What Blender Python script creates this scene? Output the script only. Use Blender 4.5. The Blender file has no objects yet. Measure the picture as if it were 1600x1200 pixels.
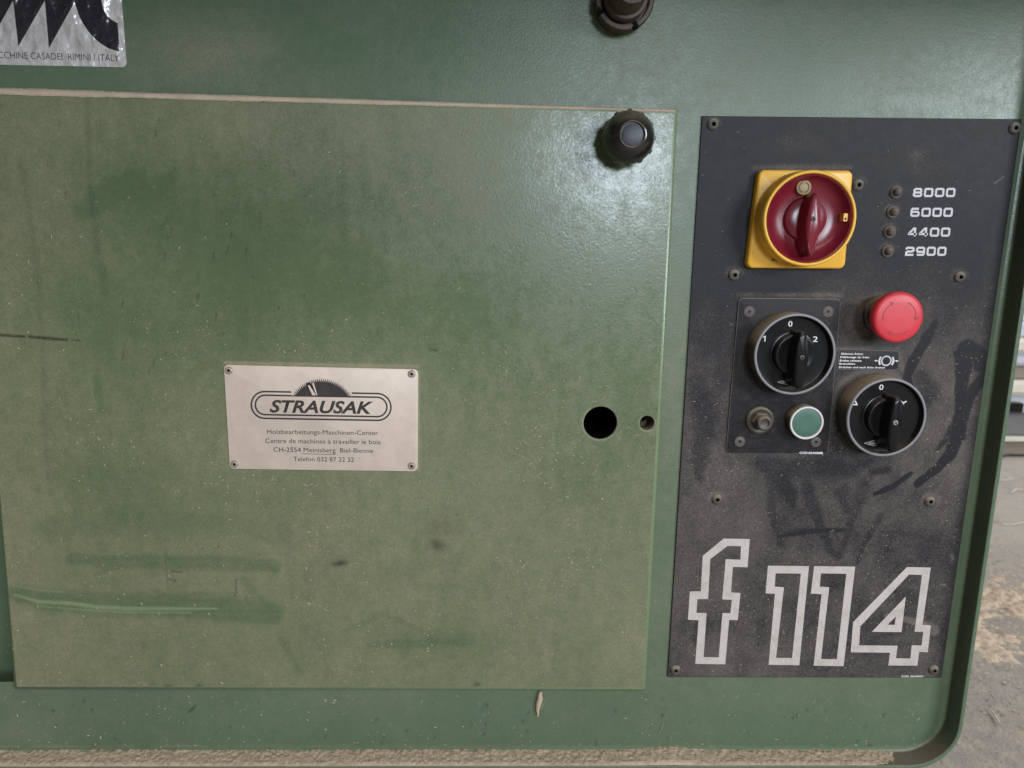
import bpy, bmesh, math, random
import numpy as np
from mathutils import Vector, Matrix
random.seed(7); rng = np.random.default_rng(7)
S = bpy.context.scene
COL = S.collection
R_ = math.radians

# ------------------------------------------------------------------ camera
# millimetre frame of the cabinet face: u right, v up, h out towards the viewer; (0,0) is the camera's foot
FPX, D0 = 1155.0, 550.0
YAW, PIT, ROL = R_(1.577), R_(10.86), R_(1.015)
_f = np.array([math.sin(YAW)*math.cos(PIT), math.cos(YAW)*math.cos(PIT), -math.sin(PIT)])
_r0 = np.array([math.cos(YAW), -math.sin(YAW), 0.0]); _u0 = np.cross(_r0, _f)
_r = _r0*math.cos(ROL) + _u0*math.sin(ROL); _u = -_r0*math.sin(ROL) + _u0*math.cos(ROL)
cam = bpy.data.cameras.new('camera'); camo = bpy.data.objects.new('camera', cam); COL.objects.link(camo)
cam.sensor_width = 36; cam.lens = 36*FPX/1600; cam.clip_start = .02; cam.clip_end = 100
camo.matrix_world = Matrix(((_r[0], _u[0], -_f[0], 0), (_r[1], _u[1], -_f[1], -D0/1000), (_r[2], _u[2], -_f[2], 0), (0, 0, 0, 1)))
cam.dof.use_dof = True; cam.dof.focus_distance = .56; cam.dof.aperture_fstop = 11
S.camera = camo

# ------------------------------------------------------------------ light
w = bpy.data.worlds.new('World'); S.world = w; w.use_nodes = True
bg = w.node_tree.nodes['Background']; bg.inputs[0].default_value = (1.0, .93, .84, 1); bg.inputs[1].default_value = .13
def area(name, loc, target, sx, sy, power, color):
    l = bpy.data.lights.new(name, 'AREA'); l.shape = 'RECTANGLE'; l.size = sx; l.size_y = sy; l.energy = power; l.color = color
    o = bpy.data.objects.new(name, l); COL.objects.link(o); o.location = loc
    o.rotation_euler = (Vector(target)-Vector(loc)).to_track_quat('-Z', 'Y').to_euler(); return o
area('window_light', (.54, -2.5, .34), (.2, 0, .1), .42, .40, 25, (.78, .89, 1.0))
area('window_light', (2.1, -2.5, .66), (.3, 0, .1), 1.0, .9, 66, (.84, .92, 1.0))
area('ceiling_light', (-.1, -2.1, 1.7), (0, 0, 0), 1.8, .5, 26, (1.0, .92, .80))
area('far_fill_light', (3.6, 1.2, 1.6), (1.4, 1.0, -.6), 2.0, 1.4, 150, (.95, .97, 1.0))  # added fill that brightens the floor and the machine behind
S.view_settings.view_transform = 'Standard'; S.view_settings.look = 'None'; S.view_settings.exposure = 0; S.view_settings.gamma = 1
S.render.engine = 'CYCLES'

def P(x, y, h=0.0):
    """point of the plane h mm in front of the face that photo pixel (x, y) shows, in mm"""
    d = (x-800)/FPX*_r - (y-600)/FPX*_u + _f
    t = (D0-h)/d[1]
    return (d[0]*t, d[2]*t)
def to_px(U, V, h=0.0):
    p = np.stack([U, np.full_like(U, D0-h), V], -1)
    z = p@_f
    return 800 + FPX*(p@_r)/z, 600 - FPX*(p@_u)/z

# ------------------------------------------------------------------ numeric noise
def vnoise(U, V, scale, seed):
    g = np.random.default_rng(seed).random((128, 128))
    x = U/scale + 517.3; y = V/scale + 391.7
    xi = np.floor(x).astype(int); yi = np.floor(y).astype(int); fx = x-xi; fy = y-yi
    fx = fx*fx*(3-2*fx); fy = fy*fy*(3-2*fy)
    a = g[yi % 128, xi % 128]; b = g[yi % 128, (xi+1) % 128]; c = g[(yi+1) % 128, xi % 128]; d = g[(yi+1) % 128, (xi+1) % 128]
    return (a*(1-fx)+b*fx)*(1-fy) + (c*(1-fx)+d*fx)*fy
def fbm(U, V, scale, seed, octv=4):
    s = 0; a = 1; t = 0
    for k in range(octv):
        s = s + a*vnoise(U, V, scale/2**k, seed+k*13); t += a; a *= .55
    return s/t
def sstep(a, b, x):
    t = np.clip((x-a)/(b-a), 0, 1); return t*t*(3-2*t)
def stroke(X, Y, pts, soft=.35, jitter=0):
    """0..1 mask of a polyline (x, y, width) in photo pixels"""
    m = np.zeros_like(X)
    pts = [tuple(p) for p in pts]
    if len(pts) == 1: pts = pts*2
    for (x0, y0, w0), (x1, y1, w1) in zip(pts, pts[1:]):
        W = max(w0, w1)
        sel = (X > min(x0, x1)-W-4) & (X < max(x0, x1)+W+4) & (Y > min(y0, y1)-W-4) & (Y < max(y0, y1)+W+4)
        if not sel.any(): continue
        xs, ys = X[sel], Y[sel]; dx, dy = x1-x0, y1-y0; L = dx*dx+dy*dy
        t = np.clip(((xs-x0)*dx+(ys-y0)*dy)/L, 0, 1) if L > 0 else np.zeros_like(xs)
        d = np.hypot(xs-x0-t*dx, ys-y0-t*dy); ww = (w0+(w1-w0)*t)*.5
        m[sel] = np.maximum(m[sel], 1-sstep(1-soft, 1+soft, d/np.maximum(ww, .1)))
    return m
def blob(X, Y, x, y, rx, ry=None, ang=0):
    ry = ry or rx; c, s = math.cos(ang), math.sin(ang)
    dx, dy = X-x, Y-y
    return np.exp(-(((dx*c+dy*s)/rx)**2 + ((-dx*s+dy*c)/ry)**2))

# ------------------------------------------------------------------ materials
def NT(name):
    m = bpy.data.materials.new(name); m.use_nodes = True; nt = m.node_tree
    return m, nt, nt.nodes['Principled BSDF']
class G:
    def __init__(s, nt): s.nt = nt; s.co = s.n('ShaderNodeTexCoord').outputs['Object']
    def n(s, t, **k):
        x = s.nt.nodes.new(t)
        for a, b in k.items(): setattr(x, a, b)
        return x
    def l(s, a, b): s.nt.links.new(a, b)
    def val(s, x, sock):
        if isinstance(x, (int, float)): sock.default_value = x
        elif isinstance(x, tuple): sock.default_value = x if len(x) == 4 else (*x, 1)
        else: s.l(x, sock)
    def noise(s, scale, detail=3, rough=.55, seed=0, stretch=None, kind='noise'):
        co = s.co
        if stretch or seed:
            mp = s.n('ShaderNodeMapping'); s.l(s.co, mp.inputs[0]); mp.inputs['Location'].default_value = (seed*3.7, seed*1.3, seed*.7)
            if stretch: mp.inputs['Scale'].default_value = stretch
            co = mp.outputs[0]
        if kind == 'vor':
            x = s.n('ShaderNodeTexVoronoi'); x.inputs['Scale'].default_value = scale; s.l(co, x.inputs['Vector']); return x.outputs['Distance']
        x = s.n('ShaderNodeTexNoise'); x.inputs['Scale'].default_value = scale; x.inputs['Detail'].default_value = detail; x.inputs['Roughness'].default_value = rough
        s.l(co, x.inputs['Vector']); return x.outputs['Fac']
    def math(s, op, a, b=0.0, c=None, clamp=False):
        x = s.n('ShaderNodeMath', operation=op, use_clamp=clamp); s.val(a, x.inputs[0]); s.val(b, x.inputs[1])
        if c is not None: s.val(c, x.inputs[2])
        return x.outputs[0]
    def ramp(s, x, a, b, lo=0.0, hi=1.0):
        m = s.n('ShaderNodeMapRange', interpolation_type='SMOOTHSTEP'); s.val(x, m.inputs[0])
        m.inputs[1].default_value = a; m.inputs[2].default_value = b; m.inputs[3].default_value = lo; m.inputs[4].default_value = hi
        return m.outputs[0]
    def mix(s, f, a, b):
        m = s.n('ShaderNodeMix', data_type='RGBA'); s.val(f, m.inputs[0]); s.val(a, m.inputs[6]); s.val(b, m.inputs[7]); return m.outputs[2]
    def bump(s, h, dist, strength=1.0, prev=None):
        b = s.n('ShaderNodeBump'); b.inputs['Distance'].default_value = dist; b.inputs['Strength'].default_value = strength
        s.l(h, b.inputs['Height'])
        if prev is not None: s.l(prev, b.inputs['Normal'])
        return b.outputs[0]
    def up(s, a=.25, b=.9):
        g = s.n('ShaderNodeNewGeometry'); sp = s.n('ShaderNodeSeparateXYZ'); s.l(g.outputs['Normal'], sp.inputs[0]); return s.ramp(sp.outputs[2], a, b)
DUST = (.40, .325, .235); DUST2 = (.27, .215, .155)

def paint(name, base, rough=.3, peel=.00008, peelscale=520, dustcol=DUST2, dustmax=.8, grain=900, up_d=1.0, spec=.5, speck=.7, gr_tint=None, amp=.72):
    """painted sheet metal; attribute 'grime_shading' = (settled dust, dark stain and painted shade, bare scratch and painted light)"""
    m, nt, bs = NT(name); g = G(nt)
    at = g.n('ShaderNodeAttribute', attribute_name='grime_shading'); sp = g.n('ShaderNodeSeparateColor'); g.l(at.outputs['Color'], sp.inputs[0])
    big = g.noise(9, 4, .6); fine = g.noise(grain, 3, .65, seed=2); mid = g.noise(130, 4, .7, seed=5)
    col = g.mix(g.ramp(big, .3, .7), base, tuple(c*1.13 for c in base))
    col = g.mix(g.ramp(g.noise(260, 4, .7, seed=9), .35, .75, 0, .22), col, tuple(c*.62 for c in base))
    # scratch and painted light
    col = g.mix(g.math('MULTIPLY', sp.outputs[2], .9, clamp=True), col, gr_tint or tuple(min(1, c*2.1+.03) for c in base))
    d = g.math('ADD', sp.outputs[0], g.math('MULTIPLY', g.up(), up_d))
    dn = g.math('ADD', d, g.math('MULTIPLY', g.math('SUBTRACT', mid, .5), .34))
    dn = g.math('MULTIPLY', g.math('ADD', dn, g.math('MULTIPLY', g.math('SUBTRACT', fine, .5), amp)), 1.0)
    df = g.ramp(dn, .02, 1.05, 0, dustmax)
    col = g.mix(df, col, g.mix(g.ramp(g.noise(grain*.8, 2, .6, seed=14), .3, .75), dustcol, tuple(c*1.3 for c in dustcol)))
    # loose specks: sparse grains sitting on the surface
    vs = g.noise(430, seed=4, kind='vor'); vs2 = g.noise(30, 3, .6, seed=21)
    thr = g.ramp(g.math('ADD', g.math('MULTIPLY', d, .55), g.math('MULTIPLY', vs2, .6)), .3, .95, .03, .20)
    sk = g.math('MULTIPLY', g.math('LESS_THAN', vs, thr), speck)
    sk = g.math('MULTIPLY', sk, g.ramp(g.noise(700, 1, .5, seed=33), .5, .62), clamp=True)
    col = g.mix(g.math('MULTIPLY', sk, .55), col, DUST)
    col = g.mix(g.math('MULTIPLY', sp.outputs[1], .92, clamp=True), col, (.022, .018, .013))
    g.l(col, bs.inputs['Base Color'])
    rr = g.math('ADD', g.math('MULTIPLY', df, .75/max(dustmax, .01)*.62), rough, clamp=True)
    rr = g.math('ADD', rr, g.math('MULTIPLY', g.math('SUBTRACT', mid, .5), .14), clamp=True); g.l(rr, bs.inputs['Roughness'])
    bs.inputs['Specular IOR Level'].default_value = spec
    b1 = g.bump(g.noise(peelscale, 2, .5, seed=7), peel)
    b2 = g.bump(g.math('MULTIPLY', fine, df), .00022, .9, b1)
    b3 = g.bump(sk, .0003, .8, b2)
    g.l(b3, bs.inputs['Normal'])
    return m
def dusty(name, base, rough=.4, metal=0.0, up_d=.8, all_d=.12, dust=DUST2, grain=1100, spec=.5, wear=.08, bump=.00006, bumpscale=900, coat=0.0):
    m, nt, bs = NT(name); g = G(nt)
    fine = g.noise(grain, 3, .65, seed=3); mid = g.noise(160, 4, .65, seed=6)
    col = g.mix(g.ramp(g.noise(60, 3, .6, seed=8), .3, .7, 0, 1), base, tuple(min(1, c*(1+wear)+wear*.02) for c in base))
    d = g.math('ADD', g.math('MULTIPLY', g.up(.05, .8), up_d), all_d)
    dn = g.math('ADD', d, g.math('MULTIPLY', g.math('SUBTRACT', mid, .5), .5)); dn = g.math('ADD', dn, g.math('MULTIPLY', g.math('SUBTRACT', fine, .5), .6))
    df = g.ramp(dn, .05, .95, 0, .92)
    g.l(g.mix(df, col, dust), bs.inputs['Base Color'])
    g.l(g.math('ADD', g.math('MULTIPLY', df, .6), rough, clamp=True), bs.inputs['Roughness'])
    bs.inputs['Metallic'].default_value = metal; bs.inputs['Specular IOR Level'].default_value = spec; bs.inputs['Coat Weight'].default_value = coat
    b1 = g.bump(g.noise(bumpscale, 2, .5, seed=2), bump)
    g.l(g.bump(g.math('MULTIPLY', fine, df), .0002, .8, b1), bs.inputs['Normal'])
    return m
def ink(name, base, rough=.5, worn=.35, dust=DUST2):
    """flat print with slightly worn, dusted ink"""
    m, nt, bs = NT(name); g = G(nt)
    f = g.ramp(g.noise(700, 4, .7, seed=3), .45, .8, 0, worn); f2 = g.ramp(g.noise(70, 4, .7, seed=5), .4, .8, 0, worn*.7)
    col = g.mix(f, base, tuple(c*.35+dust[i]*.4 for i, c in enumerate(base))); col = g.mix(f2, col, dust)
    g.l(col, bs.inputs['Base Color']); bs.inputs['Roughness'].default_value = rough; return m
M = {}
GREEN = (.084, .128, .079)
M['green'] = paint('green_paint', GREEN, rough=.30, spec=.38)
M['door'] = paint('green_door_paint', (.087, .121, .062), rough=.25, dustmax=.74, dustcol=(.255, .215, .140))
M['plate'] = paint('black_plate_paint', (.0165, .0155, .019), rough=.46, peel=.00003, peelscale=900, dustcol=(.118, .101, .092), dustmax=.92, grain=1000, amp=1.25, speck=1.0, up_d=.8, spec=.16, gr_tint=(.2, .19, .18))
M['plate_fix'] = dusty('black_screw', (.016, .015, .016), .42, 0, .8, .40, dust=(.24, .20, .16))
M['black'] = dusty('black_plastic', (.0075, .0072, .0078), .25, 0, .45, -.12, dust=(.22, .18, .13), bump=.00002, spec=.25)
M['housing'] = dusty('dusty_black_housing', (.014, .0125, .012), .42, 0, 1.1, .22, dust=(.27, .22, .15))
M['knobblack'] = dusty('bakelite', (.010, .009, .0085), .2, 0, .55, -.02, dust=(.17, .135, .09), coat=.6)
M['cap'] = dusty('grey_cap', (.030, .032, .046), .45, 0, .2, .05)
M['ring'] = dusty('grey_ring', (.20, .195, .215), .45, 0, .5, .0)
M['steel'] = dusty('dull_steel', (.30, .28, .26), .38, .8, .5, .1)
M['brown'] = dusty('oily_brown_steel', (.045, .032, .025), .45, .3, .5, .30, dust=(.17, .125, .09))
M['nut'] = dusty('dusty_nut', (.06, .055, .05), .42, .4, .9, .2, dust=(.26, .21, .15))
M['yellow'] = dusty('yellow_plastic', (.80, .43, .045), .34, 0, .35, -.02, dust=(.42, .30, .13))
M['dark_red'] = dusty('dark_red_plastic', (.175, .011, .022), .26, 0, .2, -.22, dust=(.28, .14, .11), bump=.00002)
M['red'] = dusty('red_plastic', (.56, .030, .044), .42, 0, .35, -.12, dust=(.45, .25, .18), bump=.00003)
M['redline'] = ink('incised_red', (.27, .014, .02))
M['green_cap'] = dusty('green_button', (.045, .115, .085), .45, 0, .3, -.1)
M['whitering'] = dusty('white_ring', (.62, .58, .59), .35, 0, .3, -.05)
M['lamp'] = dusty('dusty_lamp', (.06, .05, .045), .5, 0, .6, .38, spec=.3, dust=(.22, .18, .145))
M['void'] = dusty('dark_interior_shade', (.004, .004, .004), .9, 0, 0, -1, spec=.1)
M['socket'] = dusty('rusty_socket', (.13, .095, .07), .7, 0, .5, .3)
M['white_ink'] = ink('white_ink', (.60, .57, .58), .5, .35)
M['white_ink2'] = ink('small_white_ink', (.66, .64, .66), .5, .1)
M['model_ink'] = ink('model_lettering_ink', (.52, .47, .45), .5, .62)
M['black_ink'] = ink('black_ink', (.028, .021, .024), .5, .12, (.3, .26, .22))
M['alu'] = dusty('nameplate_aluminium', (.56, .465, .40), .46, .12, .5, .08, wear=.12, dust=(.36, .27, .19))
M['rivet'] = dusty('rivet_metal', (.38, .32, .28), .42, .5, .6, .2)
M['light_edge'] = dusty('panel_edge', (.10, .095, .09), .5, 0, .8, .35)
M['wood_dust'] = None

# ------------------------------------------------------------------ mesh builder (mm)
class MB:
    def __init__(s, o=(0, 0, 0)): s.v = []; s.f = []; s.o = o
    def ring(s, pts):
        b = len(s.v); s.v += [(p[0]+s.o[0], p[1]+s.o[1], p[2]+s.o[2]) for p in pts]; return list(range(b, b+len(pts)))
    def loft(s, rings, cap0=False, cap1=True, closed=True):
        ids = [s.ring(r) for r in rings]; n = len(ids[0])
        for a, b in zip(ids, ids[1:]):
            for i in range(n if closed else n-1):
                j = (i+1) % n; s.f.append((a[i], a[j], b[j], b[i]))
        if cap1: s.f.append(tuple(ids[-1]))
        if cap0: s.f.append(tuple(reversed(ids[0])))
        return s
    def lathe(s, c, prof, seg=64, cap0=False, cap1=True, mod=None):
        rings = []
        for r, h in prof:
            rg = []
            for i in range(seg):
                a = 2*math.pi*i/seg; rr = r*(mod(a, r, h) if mod else 1); rg.append((c[0]+rr*math.cos(a), c[1]+rr*math.sin(a), h))
            rings.append(rg)
        return s.loft(rings, cap0, cap1)
    def slab(s, poly, h0, h1, bev=.3, r=0, holes=None):
        A = [(0, h0), (0, h1-bev), (bev*.3, h1-bev*.3), (bev, h1)]
        return s.loft([[(x, y, h) for x, y in rpoly(poly, r, d)] for d, h in A])
    def box(s, u0, u1, v0, v1, h0, h1):
        b = s.ring([(u0, v0, h0), (u1, v0, h0), (u1, v1, h0), (u0, v1, h0), (u0, v0, h1), (u1, v0, h1), (u1, v1, h1), (u0, v1, h1)])
        for q in ((0, 3, 2, 1), (4, 5, 6, 7), (0, 1, 5, 4), (1, 2, 6, 5), (2, 3, 7, 6), (3, 0, 4, 7)): s.f.append(tuple(b[k] for k in q))
        return s
    def build(s, name, mat, parent=None, smooth=True, angle=35, bevel=0, tail=0):
        me = bpy.data.meshes.new(name)
        me.from_pydata([(x/1000, -z/1000, y/1000) for x, y, z in s.v], [], s.f)
        me.update()
        for p in list(me.polygons)[len(me.polygons)-tail:]: p.material_index = 1
        bm = bmesh.new(); bm.from_mesh(me); bmesh.ops.recalc_face_normals(bm, faces=bm.faces)
        if bevel: bmesh.ops.bevel(bm, geom=list(bm.edges), offset=bevel/1000, segments=2, affect='EDGES')
        bm.to_mesh(me); bm.free()
        if smooth:
            me.shade_smooth(); me.set_sharp_from_angle(angle=math.radians(angle))
        me.materials.append(mat)
        if tail: me.materials.append(M['void'])  # recess bottoms coloured black, the shade of the holes painted in
        return link(name, me, parent)
def link(name, me, parent=None):
    o = bpy.data.objects.new(name, me); COL.objects.link(o)
    if parent: o.parent = parent
    return o
def tag(o, label=None, cat=None, group=None, kind=None):
    for k, v in (('label', label), ('category', cat), ('group', group), ('kind', kind)):
        if v: o[k] = v
    return o
def rpoly(poly, r=0, inset=0, seg=6):
    """convex polygon, inset and with rounded corners"""
    n = len(poly); P_ = [np.array(p, float) for p in poly]
    area2 = sum(P_[i][0]*P_[(i+1) % n][1]-P_[(i+1) % n][0]*P_[i][1] for i in range(n))
    if area2 < 0: P_ = P_[::-1]
    lines = []
    for i in range(n):
        a, b = P_[i], P_[(i+1) % n]; d = (b-a)/np.linalg.norm(b-a); nn = np.array([-d[1], d[0]]); lines.append((a+nn*inset, d))
    out = []
    for i in range(n):
        (a, d), (b, e) = lines[i-1], lines[i]
        den = d[0]*e[1]-d[1]*e[0]; t = ((b-a)[0]*e[1]-(b-a)[1]*e[0])/den; c = a+d*t
        rr = max(r-inset, 0)
        if r <= 0: out.append(tuple(c)); continue
        rr = max(rr, .05)
        ang = math.acos(max(-1, min(1, float(-d@e)))); L = rr/math.tan(ang/2)
        s_, e_ = c-d*L, c+e*L; cen = s_+np.array([-d[1], d[0]])*rr
        a0 = math.atan2(*(s_-cen)[::-1]); a1 = math.atan2(*(e_-cen)[::-1])
        while a1 < a0: a1 += 2*math.pi
        for k in range(seg+1):
            t = a0+(a1-a0)*k/seg; out.append((cen[0]+rr*math.cos(t), cen[1]+rr*math.sin(t)))
    return out
def rquad(px, h=0): return [P(x, y, h) for x, y in px]

def flat(name, polys, h, mat, parent, ext=0.0):
    """filled outlines (even-odd), e.g. print; polys in mm"""
    cu = bpy.data.curves.new(name, 'CURVE'); cu.dimensions = '2D'; cu.fill_mode = 'BOTH'; cu.extrude = ext/2000
    for pl in polys:
        sp = cu.splines.new('POLY'); sp.points.add(len(pl)-1); sp.use_cyclic_u = True
        for q, (x, y) in zip(sp.points, pl): q.co = (x/1000, y/1000, 0, 1)
    return cu2mesh(name, cu, lambda x, y, z: (x, -(h/1000+z), y), mat, parent)
def cu2mesh(name, cu, fn, mat, parent):
    to = bpy.data.objects.new('t', cu); COL.objects.link(to)
    me = bpy.data.meshes.new_from_object(to.evaluated_get(bpy.context.evaluated_depsgraph_get())) if True else None
    bpy.data.objects.remove(to); bpy.data.curves.remove(cu)
    n = len(me.vertices); co = np.empty(n*3, np.float32); me.vertices.foreach_get('co', co); co = co.reshape(-1, 3)
    out = np.array([fn(*c) for c in co], np.float32); me.vertices.foreach_set('co', out.ravel())
    me.materials.clear(); me.materials.append(mat); me.name = name; me.update()
    # face the viewer
    bm = bmesh.new(); bm.from_mesh(me)
    for f in bm.faces:
        f.normal_update()
        if abs(f.normal.y) > .9 and f.normal.y > 0: f.normal_flip()
    bm.to_mesh(me); bm.free()
    return link(name, me, parent)
def text(s, A, B, capt, h, mat, parent, shear=0.0, bold=0.0, space=1.0, name='lettering', base_h=None):
    """string whose ink runs from A to B (mm, baseline ends) with cap height capt (mm)"""
    cu = bpy.data.curves.new(name, 'FONT'); cu.body = s; cu.size = 1; cu.shear = shear; cu.offset = bold; cu.space_character = space; cu.resolution_u = 3
    to = bpy.data.objects.new('t', cu); COL.objects.link(to); bpy.context.view_layer.update()
    me = bpy.data.meshes.new_from_object(to.evaluated_get(bpy.context.evaluated_depsgraph_get()))
    bpy.data.objects.remove(to); bpy.data.curves.remove(cu)
    n = len(me.vertices); co = np.empty(n*3, np.float32); me.vertices.foreach_get('co', co); co = co.reshape(-1, 3)
    x0, x1 = co[:, 0].min(), co[:, 0].max(); A = np.array(A); B = np.array(B); d = B-A; L = np.linalg.norm(d); nrm = np.array([-d[1], d[0]])/L
    sx = (co[:, 0]-x0)/(x1-x0); sy = co[:, 1]/.73*capt
    q = A[None]+d[None]*sx[:, None]+nrm[None]*sy[:, None]
    out = np.stack([q[:, 0]/1000, np.full(n, -h/1000), q[:, 1]/1000], 1).astype(np.float32); me.vertices.foreach_set('co', out.ravel())
    me.materials.clear(); me.materials.append(mat); me.name = name; me.update()
    return link(name, me, parent)
def ribbon(pts, w, closed=False):
    """outline polygon(s) of a thick polyline in 2D with mitred corners"""
    p = [np.array(q, float) for q in pts]; n = len(p); lo, ro = [], []
    for i in range(n):
        if closed or 0 < i < n-1:
            a = p[i]-p[i-1]; b = p[(i+1) % n]-p[i]; a /= np.linalg.norm(a); b /= np.linalg.norm(b)
            na, nb = np.array([-a[1], a[0]]), np.array([-b[1], b[0]]); m = na+nb; m /= np.linalg.norm(m); m *= 1/max(.4, m@na)
        else:
            d = p[1]-p[0] if i == 0 else p[-1]-p[-2]; d /= np.linalg.norm(d); m = np.array([-d[1], d[0]])
        lo.append(tuple(p[i]+m*w/2)); ro.append(tuple(p[i]-m*w/2))
    return [lo, ro] if closed else [lo+ro[::-1]]

def grid(name, quad, step, h, mat, parent, holes=(), grime_shading=None, keep=None, wave=0.0, us=None, vs=None, edge_fn=None):
    """dense sheet over quad (TL, TR, BR, BL) or over coordinate lists, with round holes snapped to their circles"""
    if us is None:
        TL, TR, BR, BL = [np.array(q) for q in quad]
        nu = int(np.linalg.norm(TR-TL)/step)+1; nv = int(np.linalg.norm(BL-TL)/step)+1
        a = np.linspace(0, 1, nu)[None, :, None]; b = np.linspace(0, 1, nv)[:, None, None]
        Q = (TL*(1-a)+TR*a)*(1-b)+(BL*(1-a)+BR*a)*b; U, V = Q[..., 0].copy(), Q[..., 1].copy()
    else:
        U, V = np.meshgrid(np.array(us), np.array(vs)[::-1]); nv, nu = U.shape
    idx = np.arange(nu*nv).reshape(nv, nu)
    fc = np.stack([idx[1:, :-1], idx[1:, 1:], idx[:-1, 1:], idx[:-1, :-1]], -1).reshape(-1, 4)
    cu = (U[1:, :-1]+U[:-1, 1:]).ravel()/2; cv = (V[1:, :-1]+V[:-1, 1:]).ravel()/2
    ok = np.ones(len(fc), bool); U = U.ravel(); V = V.ravel(); gone_by = []
    for (hu, hv, hr) in holes:
        g = np.hypot(cu-hu, cv-hv) < hr; ok &= ~g; gone_by.append((g, hu, hv, hr))
    if keep is not None: ok &= keep(cu, cv)
    used = np.zeros(len(U), bool); used[fc[ok].ravel()] = True
    H = np.full(len(U), float(h))
    if wave: H += wave*(fbm(U, V, 160, 91, 2)-.5)*2
    for g, hu, hv, hr in gone_by:
        t = np.unique(fc[g].ravel()); t = t[used[t]]; d = np.hypot(U[t]-hu, V[t]-hv); U[t] = hu+(U[t]-hu)/d*hr; V[t] = hv+(V[t]-hv)/d*hr
    ren = -np.ones(len(U), int); ren[used] = np.arange(used.sum()); F = ren[fc[ok]]; U, V, H = U[used], V[used], H[used]
    me = bpy.data.meshes.new(name); nvv, nf = len(U), len(F)
    me.vertices.add(nvv); me.vertices.foreach_set('co', np.stack([U/1000, -H/1000, V/1000], 1).astype(np.float32).ravel())
    me.loops.add(nf*4); me.loops.foreach_set('vertex_index', F.astype(np.int32).ravel())
    me.polygons.add(nf); me.polygons.foreach_set('loop_start', np.arange(0, nf*4, 4, dtype=np.int32)); 
    me.update(calc_edges=True); me.validate(); me.shade_smooth()
    if grime_shading is not None:
        X, Y = to_px(U, V, h); c = grime_shading(U, V, X, Y); c = [np.clip(np.broadcast_to(k, U.shape), 0, 1) for k in c]
        at = me.attributes.new('grime_shading', 'FLOAT_COLOR', 'POINT'); at.data.foreach_set('color', np.stack(c+[np.ones_like(U)], 1).astype(np.float32).ravel())
    me.materials.append(mat); return link(name, me, parent)

# ================================================================== THE MACHINE
mach = bpy.data.objects.new('woodworking_machine', None); COL.objects.link(mach); mach.empty_display_size = .05
tag(mach, 'green painted metal cabinet front of a dusty woodworking machine with black control panel', 'machine')
UR, VB, RC = 385.5, -419.0, 36.0        # inner wall of the front lip, right and bottom; corner radius
UL, VT = -900.0, 195.0
H_LIP, H_DOOR, H_PL = 18.0, 5.0, 1.6
BIGH = (*P(938, 661, H_DOOR), 13.1); SMH = (*P(1011, 661, H_DOOR), 5.9)
door_px = [(-62, 134), (1059, 170), (1009, 1080), (20, 1079)]
# left edge straight through its visible piece
_a = np.array(P(0, 850, H_DOOR)); _b = np.array(P(20, 1079, H_DOOR)); _t = (P(0, 140, H_DOOR)[1]-_a[1])/(_a[1]-_b[1])
_tl = _a+(_a-_b)*_t
DOOR = [tuple(_tl), P(1061, 170, H_DOOR), P(1010, 1080, H_DOOR), P(20, 1079, H_DOOR)]

def face_grime_shade(U, V, X, Y):
    n = fbm(U, V, 60, 3); n2 = fbm(U, V, 14, 5)
    d = .21+.30*(n-.45)+.16*(n2-.5)
    d -= .10*sstep(160, 60, Y)*sstep(1000, 600, X) + .13*sstep(1090, 1175, Y)*(.4+n)  # dust thinned at upper left, darkening the colour to paint in shade
    d += .35*sstep(10, 0, np.abs(Y-1171))*(n2 > .3)*(X < 1420)
    d += .25*blob(X, Y, 330, 80, 160, 60) + .12*blob(X, Y, 60, 1150, 160, 40)
    d += .18*blob(X, Y, 1060, 620, 30, 260)
    k = .0*X
    r = np.random.default_rng(5)
    for _ in range(46):       # small dark specks and rings under the door
        x, y = r.uniform(60, 1440), r.uniform(1092, 1165); k = np.maximum(k, .5*stroke(X, Y, [(x, y, r.uniform(2, 5)), (x+r.uniform(-3, 3), y+r.uniform(0, 6), 2)]))
    k = np.maximum(k, .6*stroke(X, Y, [(295, 1112, 3), (302, 1107, 5), (306, 1101, 2)]))
    sc = 0*X
    for _ in range(60):
        x, y = r.uniform(0, 1440), r.uniform(1085, 1168); sc = np.maximum(sc, .45*stroke(X, Y, [(x, y, 2.2), (x+r.uniform(-4, 4), y+r.uniform(-3, 6), 1.5)]))
    return d, k, sc
def nonuni(a, b, A, B, step, coarse): 
    return np.concatenate([np.arange(a, A, coarse), np.arange(A, B, step), np.linspace(B, b, 2 if b-B < coarse else int((b-B)/coarse)+2)])
def in_face(u, v):
    return in_corner(u, v) & ~((u < DOOR[3][0]+(DOOR[0][0]-DOOR[3][0])*(v-DOOR[3][1])/(DOOR[0][1]-DOOR[3][1])+3) & (v > DOOR[3][1]+4) & (v < DOOR[0][1]-3))
def in_corner(u, v):
    qu = np.maximum(u-(UR-2-RC), 0); qv = np.maximum((VB+2+RC)-v, 0)
    return ~((qu > 0) & (qv > 0) & (np.hypot(qu, qv) > RC))
grid('cabinet_face', None, 0, 0, M['green'], mach, holes=[(BIGH[0], BIGH[1], 16.2), (SMH[0], SMH[1], 7.2)], grime_shading=face_grime_shade, keep=in_face, wave=.5,
     us=nonuni(UL, UR-2, -440, UR-2, 1.5, 25), vs=nonuni(VB+2, VT, VB+2, 192, 1.5, 20))
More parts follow.
